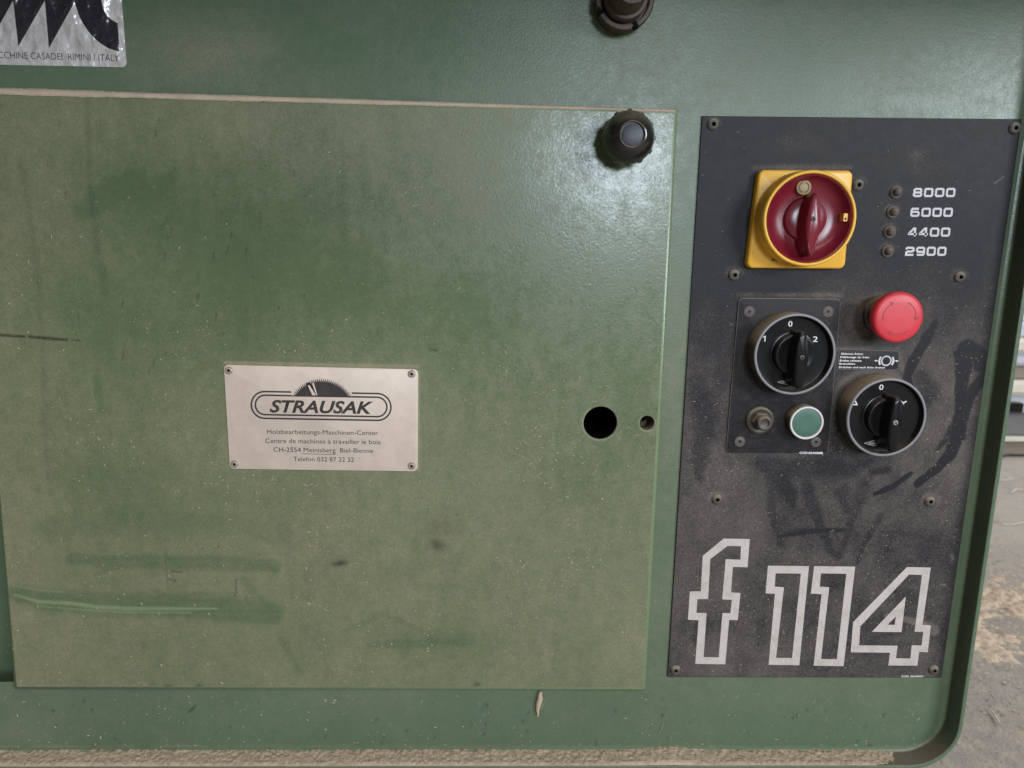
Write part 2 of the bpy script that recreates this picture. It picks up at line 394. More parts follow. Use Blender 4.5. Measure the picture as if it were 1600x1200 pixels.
# folded lip round the whole front, swept along a rounded rectangle
def lip_path(off):
    """rounded rectangle grown outward by off"""
    pts = []
    q = [(UL, VB), (UR, VB), (UR, VT), (UL, VT)]
    return rpoly(q, RC, -off, seg=14)
prof = [(-5, -.5), (-3.2, .12), (-1.7, .4), (-.8, .9), (-.25, 1.7), (0, 2.8), (0, H_LIP-1.2), (.35, H_LIP-.35), (1.2, H_LIP), (2.4, H_LIP), (3.3, H_LIP-.35), (3.7, H_LIP-1.2), (3.8, H_LIP-4), (3.8, -330)]
def lip_ring(off, h):
    r = lip_path(off); return [(x, y, h) for x, y in r]
def rsafe(off): return off
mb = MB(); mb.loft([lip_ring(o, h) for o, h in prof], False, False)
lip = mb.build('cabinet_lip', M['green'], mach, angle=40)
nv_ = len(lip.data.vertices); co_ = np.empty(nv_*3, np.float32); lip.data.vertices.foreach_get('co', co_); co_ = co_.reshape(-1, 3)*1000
hh_ = -co_[:, 1]; inner = ((hh_ > 1.2) & (hh_ < H_LIP-.9) & (co_[:, 0] <= UR+.5) & (co_[:, 2] >= VB-.5)).astype(float)       # some dirt plus painted-in shade darkening the inner wall
at_ = lip.data.attributes.new('grime_shading', 'FLOAT_COLOR', 'POINT'); at_.data.foreach_set('color', np.stack([.15+0*hh_, .62*inner, 0*hh_, 1+0*hh_], 1).astype(np.float32).ravel())
lip['label'] = 'green folded lip running round the cabinet front with rounded corner'
MB().box(UL+8, UR-4, VB+8, VT-8, -332, -330).build('cabinet_back', M['green'], mach)
MB().slab([(UL-40, VT+8), (UR+170, VT+8), (UR+170, VT+50), (UL-40, VT+50)], -420, 285, 3, 4).build('work_table', M['steel'], mach)
MB().box(UL+10, DOOR[3][0]+25, DOOR[3][1]-40, DOOR[0][1]+30, -30, -28).build('recessed_panel', M['green'], mach)
# cavities behind the two holes
MB().lathe(BIGH[:2], [(16.2, 0), (16.2, -60), (40, -60), (40, -140)], 48).build('cavity', M['void'], mach)
mb = MB(); mb.lathe(SMH[:2], [(7.2, .0), (7.0, -13), (3.4, -13), (3.4, -40)], 32); mb.build('bolt_socket', M['socket'], mach)

# ------------------------------------------------------------------ door
def door_grime(U, V, X, Y):
    n = fbm(U, V, 90, 11); n2 = fbm(U, V, 26, 17); n3 = fbm(U, V, 9, 23)
    d = .35+.24*(n-.48)+.13*(n2-.5)+.12*(n3-.5)+.16*(fbm(U, V*.35, 7, 29, 3)-.5)
    d += .10*sstep(520, 900, Y) + .12*sstep(260, 0, X) + .12*blob(X, Y, 640, 850, 420, 220) + .10*blob(X, Y, 450, 190, 320, 80)
    for x, y, rx, ry, a, s in [(215, 310, 85, 60, .4, .34), (145, 485, 95, 85, 0, .34), (420, 420, 130, 110, .3, .30), (150, 750, 60, 40, 0, .22), (960, 240, 150, 130, 0, .34),
                               (760, 470, 150, 120, .2, .22), (880, 770, 110, 130, 0, .20), (980, 640, 90, 260, 0, .16), (560, 480, 120, 60, 0, .16), (310, 770, 130, 60, 0, .16), (660, 1000, 90, 24, 0, .22), (480, 1000, 40, 40, 0, .2)]:
        d -= .72*s*blob(X, Y, x, y, rx, ry, a)*(.4+1.2*n2)
    # wiped strokes
    wob = (n2-.5)*12+(n3-.5)*5
    fing = .55+.9*fbm(U*.08, V, 3.2, 37, 3)            # finger streaks along the wipe
    w1 = stroke(X, Y+wob, [(110, 872, 17), (200, 878, 22), (330, 878, 24), (430, 887, 18)], .45)
    w2 = stroke(X, Y+wob*.6, [(24, 925, 24), (70, 938, 34), (200, 945, 38), (330, 948, 40), (425, 958, 34)], .45)
    w3 = stroke(X, Y, [(575, 1008, 10), (640, 1006, 15), (735, 1002, 12)], .6)*.5
    w4 = stroke(X, Y, [(540, 985, 8), (600, 960, 10), (660, 985, 8)], .6)*.4
    w5 = stroke(X, Y, [(60, 830, 30), (200, 810, 40), (440, 830, 30)], .8)*.3
    w6 = stroke(X, Y, [(130, 330, 30), (175, 300, 40), (215, 280, 30)], .5)*.4 + stroke(X, Y, [(225, 310, 26), (265, 280, 22)], .5)*.35
    d = d-(.22*w1*fing+.30*w2*fing+.3*w3*fing+.25*w4+.4*w5+.5*w6)
    for x0, y0, x1, y1 in [(150, 590, 158, 640), (440, 1000, 470, 1050), (380, 905, 420, 950)]: d -= .2*stroke(X, Y, [(x0, y0, 12), (x1, y1, 10)], .8)
    d = np.maximum(d, .02)
    d += .6*sstep(7, 1, Y-(138+X*.030))*(.6+n3*.6)*(X < 1050)    # sawdust along the top edge
    d += .30*sstep(6, 1, np.abs(Y-1077))*(X < 470)
    # dust collected over the name plate
    d += .45*stroke(X, Y, [(352, 567, 5), (652, 573, 5)], .9)+.3*stroke(X, Y, [(654, 580, 4), (655, 735, 4)], .9)
    k = 0*X; r = np.random.default_rng(3)
    for cx, cy, sx, sy, n_ in [(300, 420, 130, 100, 30), (240, 260, 130, 100, 12), (450, 480, 80, 60, 8), (180, 590, 120, 60, 7), (620, 860, 200, 120, 12), (330, 850, 90, 40, 8)]:
        for _ in range(n_):
            x, y = r.normal(cx, sx*.6), r.normal(cy, sy*.6); L = r.choice([2, 3, 5, 9, 13], p=[.3, .3, .2, .12, .08])
            k = np.maximum(k, r.uniform(.15, .55)*stroke(X, Y, [(x, y, r.uniform(1.8, 3.2)), (x+r.uniform(-1, 1), y+L, r.uniform(1.6, 2.6))], .6))
    for x, y, L in [(334, 395, 10), (362, 362, 9), (311, 460, 9), (338, 490, 12), (233, 356, 9), (268, 357, 7), (258, 395, 12), (385, 388, 9), (436, 480, 5), (369, 905, 26), (192, 470, 9)]:
        k = np.maximum(k, .5*stroke(X, Y, [(x, y, 2.8), (x-1, y+L, 2.0)], .6))
    k = np.maximum(k, .30*stroke(X, Y, [(258, 860, 2.2), (262, 920, 2)], .7)); k = np.maximum(k, .5*stroke(X, Y, [(268, 893, 3), (283, 894, 3)], .7)); k = np.maximum(k, .4*stroke(X, Y, [(263, 905, 3), (275, 907, 3)], .7))
    k = np.maximum(k, .85*stroke(X, Y, [(-10, 523, 4), (40, 526, 4.5), (80, 529, 5), (124, 533, 3)], .5)*(n3 > .32))
    k = np.maximum(k, .62*blob(X, Y, 684, 852, 13, 9, .5)*(.5+n3)); k = np.maximum(k, .30*blob(X, Y, 688, 825, 26, 16)*(n3*1.3)); k = np.maximum(k, .85*blob(X, Y, 531, 880, 12, 5, -.15)*(.5+n3))
    k = np.maximum(k, .6*blob(X, Y, 508, 708-10, 5, 3)); k = np.maximum(k, .5*stroke(X, Y, [(671, 546, 4), (683, 547, 4)])); k = np.maximum(k, .7*stroke(X, Y, [(1028, 640, 5), (1031, 637, 5)]))
    k = np.maximum(k, .14*stroke(X, Y, [(470, 975, 2.4), (500, 1010, 2), (520, 1060, 2.2)], .8)); k = np.maximum(k, .1*stroke(X, Y, [(470, 980, 2.4), (540, 965, 2)], .8))
    k += .18*stroke(X, Y, [(137, 150, 8), (140, 280, 9), (150, 380, 12), (165, 460, 10)], .9) + .14*stroke(X, Y, [(30, 250, 10), (45, 330, 12), (60, 420, 10), (75, 760, 8)], .9)
    for x, y in [(263, 1073), (311, 1072), (745, 1070)]: k = np.maximum(k, .55*blob(X, Y, x, y, 6, 3.5))
    sc = .65*stroke(X, Y, [(22, 929, 3), (60, 940, 5), (110, 943, 6), (150, 948, 6), (200, 951, 6), (260, 951, 5), (340, 951, 2.5)], .6)
    sc = np.maximum(sc, .45*stroke(X, Y, [(60, 947, 2), (120, 952, 3), (200, 957, 3), (300, 957, 2)], .6))
    sc = np.maximum(sc, .45*stroke(X, Y, [(18, 914, 2.5), (60, 922, 2.5), (100, 925, 2)], .6))
    for _ in range(30):
        x, y = r.uniform(30, 1000), r.uniform(200, 1060); sc = np.maximum(sc, r.uniform(.2, .6)*stroke(X, Y, [(x, y, 2.6), (x+r.uniform(-3, 3), y+r.uniform(-2, 3), 1.6)]))
    # paint chipped round the hole rims
    for hu, hv, hr in (BIGH, SMH):
        rr = np.hypot(U-hu, V-hv); side = .5+.5*np.sin(np.arctan2(V-hv, U-hu)*1.0+math.pi*1.05+.7)
        sc = np.maximum(sc, .9*(rr < hr+.9)*(side > .45))
    return d, k, sc
IN = 3.4
door = grid('door', rpoly(DOOR, 0, IN)[::-1] if False else None, .85, H_DOOR, M['door'], mach, us=[0, 1], vs=[0, 1]) if False else None
_q = rpoly(DOOR, 0, IN)             # counter-clockwise from some corner: sort to TL, TR, BR, BL
_q = sorted(_q, key=lambda p: -p[1]); _q = sorted(_q[:2])+sorted(_q[2:], reverse=True)
door = grid('door', _q, .85, H_DOOR, M['door'], mach, holes=[BIGH, SMH], grime_shading=door_grime, wave=.0)
door['label'] = 'large square dusty green sheet metal door with nameplate, knob and two holes'
mb = MB()
mb.loft([[(x, y, h) for x, y in rpoly(DOOR, 0, d)] for d, h in ((IN+.02, H_DOOR), (2.5, H_DOOR-.12), (1.6, H_DOOR-.5), (.8, H_DOOR-1.2), (.25, H_DOOR-2.2), (0, H_DOOR-3.3), (0, .3))], False, False)
de = mb.build('folded_edge', M['door'], door, angle=50); n_ = len(de.data.vertices)
co_ = np.empty(n_*3, np.float32); de.data.vertices.foreach_get('co', co_); co_ = co_.reshape(-1, 3)
rt = (co_[:, 0]*1000 > P(1000, 600)[0]).astype(float)
a_ = de.data.attributes.new('grime_shading', 'FLOAT_COLOR', 'POINT'); a_.data.foreach_set('color', np.stack([.12+0*rt, .25*(1-rt), .62*rt, 1+0*rt], 1).astype(np.float32).ravel())  # light caught by the right fold painted in; other edges darker
for c in (BIGH, SMH):
    MB().lathe(c[:2], [(c[2], H_DOOR), (c[2]-.25, H_DOOR-.3), (c[2]-.25, H_DOOR-2.2), (c[2]+.4, H_DOOR-2.2)], 48, False, False).build('hole_rim', M['rivet'], door)

# ------------------------------------------------------------------ screws
def dome_screw(x, y, parent, h0=H_PL, r=4.3, dia='plate_fix', hex_=1.45, name='screw'):
    u, v = P(x, y, h0+1.5); a0 = random.random()
    mb = MB((0, 0, 0)); prof = [(r, h0-.2), (r, h0+.5), (r*.93, h0+1.2), (r*.74, h0+1.9), (hex_*1.5, h0+2.25), (hex_*1.12, h0+2.3)]
    mb.lathe((u, v), prof, 24, False, False)
    mb.lathe((u, v), [(hex_*1.12, h0+2.3), (hex_*1.02, h0+2.1), (hex_, h0+.6)], 6, False, True, None)
    o = mb.build(name, M[dia], parent, angle=38, tail=7)
    MB().lathe((u, v), [(hex_*.99, h0+.75), (.1, h0+.72)], 6).build('hex_socket', M['void'], o, smooth=False) if False else None
    return o
def sunk_screw(x, y, parent, h0, r=3.4, mat='plate_fix'):
    u, v = P(x, y, h0)
    mb = MB(); mb.lathe((u, v), [(r+.7, h0-.1), (r+.6, h0+.25), (r+.1, h0+.3), (r, h0+.05), (r*.95, h0+.12), (1.2, h0+.2), (1.05, h0-.1)], 24)
    return mb.build('screw', M[mat], parent, angle=30, tail=25)
def rivet(x, y, parent, h0, r=2.9):
    u, v = P(x, y, h0+.6)
    return MB().lathe((u, v), [(r, h0), (r*.95, h0+.5), (r*.75, h0+.95), (r*.45, h0+1.1), (r*.36, h0+.95), (r*.33, h0+.2)], 24).build('rivet', M['rivet'], parent, angle=60, tail=25)

# ------------------------------------------------------------------ control plate
PLQ = rquad([(1097, 181), (1597, 186), (1471, 1059), (1043, 1058)], H_PL)
def plate_grime(U, V, X, Y):
    n = fbm(U, V, 70, 41); n2 = fbm(U, V, 18, 43); n3 = fbm(U, V, 6, 47)
    d = .13+.62*(n-.45)+.42*(n2-.5)+.33*sstep(360, 620, Y)+.06*sstep(700, 900, Y)
    d -= .10*sstep(1260, 1120, X)*sstep(700, 300, Y)
    for x, y, rx, ry, s in [(1225, 222, 40, 18, .3), (1430, 238, 24, 16, .3), (1440, 270, 30, 18, .22), (1345, 240, 30, 14, .12), (1250, 262, 60, 8, .35), (1190, 210, 12, 10, .1), (1495, 655, 40, 90, .18), (1200, 880, 120, 60, .1),
                            (1500, 560, 26, 60, .1), (1360, 470, 26, 7, .6), (1400, 760, 70, 60, .15), (1330, 600, 26, 10, .3), (1430, 540, 30, 16, .2), (1560, 390, 22, 6, .25), (1540, 500, 18, 60, .12)]:
        d += s*blob(X, Y, x, y, rx, ry)*(.5+n2)
    # wiped marks
    wob = (n2-.5)*10; Xw = X+wob; c = np.zeros_like(X)
    ST = [([(1462, 503, 8), (1446, 530, 16), (1428, 562, 17), (1416, 590, 14), (1424, 606, 8)], 1.0),
          ([(1494, 553, 10), (1512, 548, 34), (1528, 556, 30), (1530, 572, 18)], 1.0),
          ([(1506, 560, 30), (1503, 600, 18), (1500, 640, 20), (1494, 680, 24), (1484, 708, 20), (1466, 730, 15), (1432, 757, 11)], 1.0),
          ([(1540, 585, 12), (1518, 612, 18), (1505, 650, 18)], 1.0), ([(1548, 560, 10), (1536, 590, 18)], .8),
          ([(1484, 668, 9), (1474, 688, 8), (1462, 703, 6)], .9),
          ([(1422, 740, 7), (1400, 756, 8), (1380, 766, 8), (1366, 772, 6)], 1.0),
          ([(1362, 738, 12), (1386, 734, 12)], .75), ([(1340, 725, 14), (1360, 722, 12)], .5),
          ([(1440, 590, 26), (1452, 608, 30), (1440, 630, 20)], .6), ([(1415, 610, 14), (1430, 620, 16)], .5),
          ([(1216, 838, 5), (1245, 833, 8), (1275, 829, 9), (1318, 828, 7)], .9), ([(1225, 832, 4), (1262, 826, 5)], .5),
          ([(1190, 725, 26), (1230, 735, 34), (1280, 728, 34), (1330, 735, 24)], .7), ([(1215, 745, 34), (1235, 775, 26), (1240, 790, 10)], .7),
          ([(1262, 755, 16), (1270, 785, 22), (1280, 820, 16), (1296, 860, 10), (1310, 872, 8)], .6), ([(1350, 760, 20), (1335, 800, 14), (1312, 872, 8)], .45),
          ([(1205, 760, 10), (1204, 800, 12), (1216, 850, 9)], .45), ([(1376, 806, 10), (1350, 850, 8), (1342, 880, 6)], .5), ([(1310, 770, 14), (1325, 800, 10)], .4),
          ([(1090, 600, 30), (1100, 650, 34), (1096, 720, 26), (1092, 742, 14)], .6), ([(1092, 735, 16), (1094, 745, 16)], .5), ([(1125, 520, 16), (1128, 600, 20)], .4),
          ([(1195, 975, 26), (1190, 1010, 20)], .35), ([(1098, 975, 30), (1090, 1000, 20)], .35), ([(1370, 610, 10), (1330, 590, 8)], .2), ([(1440, 330, 40), (1500, 400, 50)], .3),
          ([(1300, 250, 60), (1420, 180, 40)], .25), ([(1260, 210, 24), (1300, 200, 26)], .2)]
    for pts, s in ST: c = np.maximum(c, s*(1 if s > .95 else .8)*stroke(Xw, Y, pts, .25 if s > .95 else .55))
    c = np.maximum(c, .25*np.sin((X+Y)*.09+n*20)*(blob(X, Y, 1395, 745, 60, 50)))
    d = d*(1-c*.93) - c*.04
    # rim of dust above and round each control
    for x, y, r_ in [(1225, 547, 62), (1364, 643, 62), (1184, 655, 22), (1250, 655, 28), (1375, 492, 28), (1400, 301, 8), (1395, 332, 8), (1390, 362, 8), (1387, 392, 8), (1115, 196, 9), (1148, 431, 9), (1500, 435, 9), (1121, 783, 9), (1454, 785, 9), (1342, 289, 9)]:
        rr = np.hypot(X-x, Y-y); d += .5*np.exp(-((rr-r_-3)/4.5)**2)*sstep(6, -r_*.7, Y-y)*(.4+n3)
    d += .6*sstep(6, 1, np.abs(Y-461))*(X > 1150)*(X < 1318)*(n3*1.4)+.5*stroke(X, Y, [(1308, 545, 6), (1405, 545, 5), (1409, 576, 6)], .9)*n3*1.6 + .5*stroke(X, Y, [(1175, 262, 8), (1330, 261, 7)], .9)*n3*1.3
    d *= .55+.45*sstep(0, 26, 1597-(Y-186)*.1443-X)          # cleaner along the right edge
    k = .35*stroke(X, Y, [(1090, 1035, 10), (1200, 1030, 8), (1300, 1040, 8)], .9)*n2
    sc = .5*stroke(X, Y, [(1487, 868, 4), (1489, 873, 4)]) + .5*stroke(X, Y, [(1470, 913, 3), (1476, 915, 3)])+.45*stroke(X, Y, [(1554, 286, 3), (1562, 281, 2), (1568, 276, 2)])
    sc += .35*stroke(X, Y, [(1158, 1030, 2), (1157, 1048, 2)], .6)
    r = np.random.default_rng(9)
    for _ in range(60):
        x, y = r.uniform(1060, 1560), r.uniform(200, 1040); sc = np.maximum(sc, r.uniform(.3, .8)*stroke(X, Y, [(x, y, 2.2), (x+r.uniform(-2, 2), y+r.uniform(-1, 2), 1.6)]))
    # ochre smear on the numeral
    d += .9*stroke(X, Y, [(1385, 962, 5), (1410, 966, 6), (1440, 975, 10), (1460, 985, 12)], .9)*(.4+n3)
    return d, k, sc
_pi = rpoly(PLQ, 0, .5); _pi = sorted(_pi, key=lambda p: -p[1]); _pi = sorted(_pi[:2])+sorted(_pi[2:], reverse=True)
plate = grid('control_plate', _pi, .8, H_PL, M['plate'], mach, grime_shading=plate_grime)
plate['label'] = 'tall black dusty control plate with white model lettering'
MB().loft([[(x, y, h) for x, y in rpoly(PLQ, 0, d)] for d, h in ((.52, H_PL), (.1, H_PL-.1), (0, H_PL-.45), (0, .1))], False, False).build('plate_edge', M['plate'], plate)
for x, y in [(1115, 194), (1587, 200), (1342, 289), (1148, 430), (1501, 433), (1121, 781), (1454, 784), (1056, 1048), (1460, 1048)]: dome_screw(x, y, plate)
# big outlined model lettering
Z3 = lambda L: [P(1020+x/2.7586, 700+y/2.7586, H_PL) for x, y in L]
HT = H_PL+.12
for s in ([[(305, 390), (418, 392), (408, 514), (345, 512), (337, 622), (378, 625), (366, 742), (329, 741), (312, 932), (183, 930), (197, 742), (151, 740), (160, 618), (207, 617), (215, 465)],
           [(322, 422), (380, 423), (377, 481), (314, 479), (299, 652), (341, 654), (334, 711), (300, 711), (284, 902), (219, 901), (232, 711), (188, 710), (192, 651), (238, 651), (248, 478)]],
          [[(496, 507), (673, 509), (631, 936), (499, 934), (526, 628), (486, 626)], [(529, 540), (638, 541), (600, 905), (531, 904), (565, 600), (525, 597)]],
          [[(695, 509), (872, 511), (822, 940), (693, 938), (727, 630), (681, 627)], [(724, 540), (834, 542), (793, 910), (725, 909), (760, 600), (719, 597)]],
          [[(1095, 513), (1198, 515), (1162, 762), (1198, 764), (1185, 880), (1148, 879), (1140, 938), (1015, 937), (1022, 882), (853, 880), (863, 750)],
           [(1104, 545), (1160, 547), (1128, 791), (1165, 793), (1158, 851), (1116, 850), (1110, 907), (1048, 906), (1055, 852), (889, 850), (894, 768)],
           [(1090, 640), (1072, 793), (944, 792)], [(1048, 725), (1042, 762), (1012, 761)]]):
    flat('model_lettering', [Z3(p) for p in s], HT, M['model_ink'], plate)
text('COD. 02440431', P(1408, 1058, H_PL), P(1442, 1058, H_PL), 1.6, HT, M['white_ink2'], plate, bold=.03)
# wide squared numerals
def glyph(ch):
    # unit cell: width 1.15, height 1, strokes on centre lines
    a, b, c, d = .12, 1.03, .08, .93; k = .12
    rr = lambda x0, x1, y0, y1: [(x0+k, y0), (x1-k, y0), (x1, y0+k), (x1, y1-k), (x1-k, y1), (x0+k, y1), (x0, y1-k), (x0, y0+k)]
    if ch == '0': return [(rr(a, b, c, d), True)]
    if ch == '8': return [(rr(a, b, c, .5), True), (rr(a+.03, b-.03, .5, d), True)]
    if ch == '6': return [(rr(a, b, c, .56), True), ([(b-.02, d), (a+k, d), (a, d-k), (a, .3)], False)]
    if ch == '9': return [(rr(a, b, .44, d), True), ([(a+.02, c), (b-k, c), (b, c+k), (b, .7)], False)]
    if ch == '2': return [([(a, d-.22), (a, d-.1), (a+k, d), (b-k, d), (b, d-k), (b, .6), (b-k, .5), (a+k, .46), (a, .36), (a, c), (b+.04, c)], False)]
    if ch == '4': return [([(b-.16, 0), (b-.16, d), (b-.34, d), (a+.02, .34), (a+.02, .28), (b+.1, .28)], False)]
for s, x0, x1, yb in (('8000', 1426.5, 1492.5, 307.5), ('6000', 1422.5, 1488.5, 338.5), ('4400', 1418.5, 1484.5, 369.5), ('2900', 1414.5, 1478.5, 399.5)):
    n = len(s); px_h = 13.0; cw = (x1-x0)/(n*1.15+(n-1)*.22)
    for i, ch in enumerate(s):
        polys = []
        for pts, cl in glyph(ch):
            mm = [P(x0+(i*1.37+x+(y-.5)*.10)*cw, yb-y*px_h+.012*(x0-1440), H_PL) for x, y in pts]
            polys.append((mm, cl))
        mb = MB()
        for j, (mm, cl) in enumerate(polys):
            rb = ribbon(mm, 1.5, cl); hh = HT+.02*j
            if cl:
                a_ = mb.ring([(x, y, hh) for x, y in rb[0]]); b_ = mb.ring([(x, y, hh) for x, y in rb[1]]); m_ = len(a_)
                for q in range(m_): mb.f.append((a_[q], a_[(q+1) % m_], b_[(q+1) % m_], b_[q]))
            else:
                k_ = len(mm); L_ = rb[0][:k_]; R2 = rb[0][k_:][::-1]; a_ = mb.ring([(x, y, hh) for x, y in L_]); b_ = mb.ring([(x, y, hh) for x, y in R2])
                for q in range(k_-1): mb.f.append((a_[q], a_[q+1], b_[q+1], b_[q]))
        mb.build('speed_numeral', M['white_ink'], plate, smooth=False)
for (x, y), sp_ in zip([(1402, 300), (1397, 331), (1392, 362), (1389, 392)], ('8000', '6000', '4400', '2900')):
    c = P(x-2.5, y+.5, H_PL)
    l = MB().lathe(c, [(4.6, H_PL-.2), (4.6, H_PL+.9), (4.1, H_PL+1.4), (3.5, H_PL+1.3), (3.3, H_PL+1.3)], 24, False, True).build('indicator_lamp', M['lamp'], mach)
    l['label'] = 'small brown dusty indicator lamp beside the number '+sp_
    MB().lathe(c, [(2.9, H_PL+1.2), (2.8, H_PL+3.0), (2.3, H_PL+4.2), (1.4, H_PL+5.0), (.3, H_PL+5.2)], 20).build('lens', M['lamp'], l)

# ------------------------------------------------------------------ main switch (yellow and dark red)
DH = 9.0
C = (221.1, 19.8)
SQ = rquad([(1187, 265), (1334, 266), (1321, 420), (1167, 419)], DH)
sw = MB().slab(SQ, H_PL, DH, 1.6, 4.5).build('disconnect_switch', M['yellow'], mach, angle=45)
sw['label'] = 'square yellow main switch with round dark red rotary dial'
MB().lathe(C, [(33.5, DH-.5), (33.3, 21), (33.0, 24.6), (32.4, 25.4), (31.6, 25.6), (30.9, 25.3), (30.6, 24.6), (30.6, 22)], 96, False, False).build('collar', M['yellow'], sw, angle=60)
MB().lathe(C, [(30.55, 22.5), (30.4, 24.0), (29.9, 24.5), (29.3, 24.2), (28.6, 22.5), (26.5, 19.2), (23, 17.1), (19, 16.1), (15.4, 15.8), (15.2, 16.6), (14.8, 18.4), (14.2, 18.9), (6, 19.2)], 96).build('dial', M['dark_red'], sw, angle=40)
def handle(c, L, W, h0, h1, dv=0.0, ex=1.9, taper=1.0, mat='black', parent=None, flare=1.25, n=40, low=.78, tilt=0.0):
    rings = []
    for t, hh in ((flare, 0), (1.06, .3), (1.0, .6), (.98, .86), (.93, .96), (.80, 1.0)):
        rg = []
        for i in range(n):
            a = 2*math.pi*i/n; ca, sa = math.cos(a), math.sin(a)
            x = W*t*math.copysign(abs(ca)**(2/ex), ca); y = (L*(1+.02*(1-t)))*math.copysign(abs(sa)**(2/ex), sa)*(1 if t >= .98 else (.97 if t > .8 else .93))
            if y < 0: x *= 1-(1-low)*abs(y/L)**1.5
            else: x *= 1-(1-taper)*abs(y/L)
            z = h0+(h1-h0)*hh*(1-.13*max(0, y/L)**3) + tilt*y*hh
            rg.append((c[0]+x, c[1]+dv+y, z))
        rings.append(rg)
    return MB().loft(rings).build('handle', M[mat], parent, angle=50)
handle(C, 22, 5.2, 16.5, 32.5, dv=-4.6, mat='dark_red', parent=sw, flare=1.5, low=.7)
def cross_screw(c, h, r, parent, mat='steel'):
    MB().lathe(c, [(r, h-1), (r, h+.1), (r*.8, h+.45), (r*.2, h+.55)], 20).build('screw', M[mat], parent)
    mb = MB()
    for a in (.5, .5+math.pi/2):
        ca, sa = math.cos(a), math.sin(a); q = [(c[0]+ca*r*.7-sa*r*.14, c[1]+sa*r*.7+ca*r*.14), (c[0]-ca*r*.7-sa*r*.14, c[1]-sa*r*.7+ca*r*.14), (c[0]-ca*r*.7+sa*r*.14, c[1]-sa*r*.7-ca*r*.14), (c[0]+ca*r*.7+sa*r*.14, c[1]+sa*r*.7-ca*r*.14)]
        mb.f.append(tuple(mb.ring([(x, y, h+.62+.01*a) for x, y in q])))
    mb.build('screw_slot', M['void'], parent, smooth=False)
cross_screw(P(1271, 342, 32.6), 32.4, 1.9, sw, 'nut')
pc = P(1255, 293, 17.6); mb = MB(); mb.lathe(pc, [(5.2, 17.0), (5.2, 18.9), (4.9, 19.1)], 32); mb.build('off_mark', M['alu'], sw); M['offm'] = ink('off_mark_yellow', (.36, .235, .075)); bpy.data.objects['off_mark'].data.materials[0] = M['offm']
mb = MB()
for a0, a1 in ((-1.35, 1.35), (math.pi-1.35, math.pi+1.35)):
    o_ = [[(pc[0]+r*math.cos(a0+(a1-a0)*i/12), pc[1]+r*math.sin(a0+(a1-a0)*i/12), 19.25) for i in range(13)] for r in (3.9, 3.0)]; mb.loft(o_, False, False, closed=False)
mb.build('off_symbol', M['black_ink'], sw, smooth=False)
tp = P(1319, 340, 22); MB().box(tp[0]-1.6, tp[0]+1.4, tp[1]-2.6, tp[1]+2.8, 18, 24.4).build('on_mark', M['yellow'], sw, bevel=.3)
tp2 = (tp[0], tp[1]); MB().box(tp2[0]-.6, tp2[0]+.6, tp2[1]-1.6, tp2[1]-.2, 24.4, 24.6).build('on_slot', M['void'], sw)
for x, y in ((1229, 278), (1213, 405)):
    q = P(x, y, DH+.2); MB().slab([(q[0]-3.4, q[1]-.6), (q[0]+2.0, q[1]-2.0), (q[0]+3.4, q[1]+.9), (q[0]-1.8, q[1]+1.9)], DH-.5, DH+.25, .1).build('padlock_slot', M['void'], sw)

# ------------------------------------------------------------------ switch sub-plate
H2 = H_PL+1.4
SP = rquad([(1154.5, 465.5), (1314, 467), (1294, 709.5), (1134, 708.5)], H2)
M['subplate'] = dusty('sub_plate_black', (.016, .015, .0185), .5, 0, .8, .16, dust=(.165, .135, .11), bumpscale=1200, spec=.18)
M['edge_worn'] = dusty('worn_edge', (.075, .07, .07), .4, 0, .8, .25, dust=(.28, .23, .17))
sub = MB().slab(SP, H_PL-.1, H2, .35, 3.6).build('switch_plate', M['subplate'], mach, angle=60)
sub['label'] = 'small black rounded plate carrying rotary switch and green button'
mb = MB(); mb.loft([[(x, y, h) for x, y in rpoly(SP, 3.6, d)] for d, h in ((-.03, H2-.42), (.08, H2-.10), (.34, H2+.02), (.42, H2+.02))], False, False); mb.build('worn_rim', M['edge_worn'], sub)
for x, y in [(1171, 487), (1294, 487), (1156, 690), (1275, 690.5)]: sunk_screw(x, y, sub, H2)
text('COD.02440088', P(1249, 709, H2), P(1285.5, 709.5, H2), 1.75, H2+.12, M['white_ink2'], sub, bold=.035)

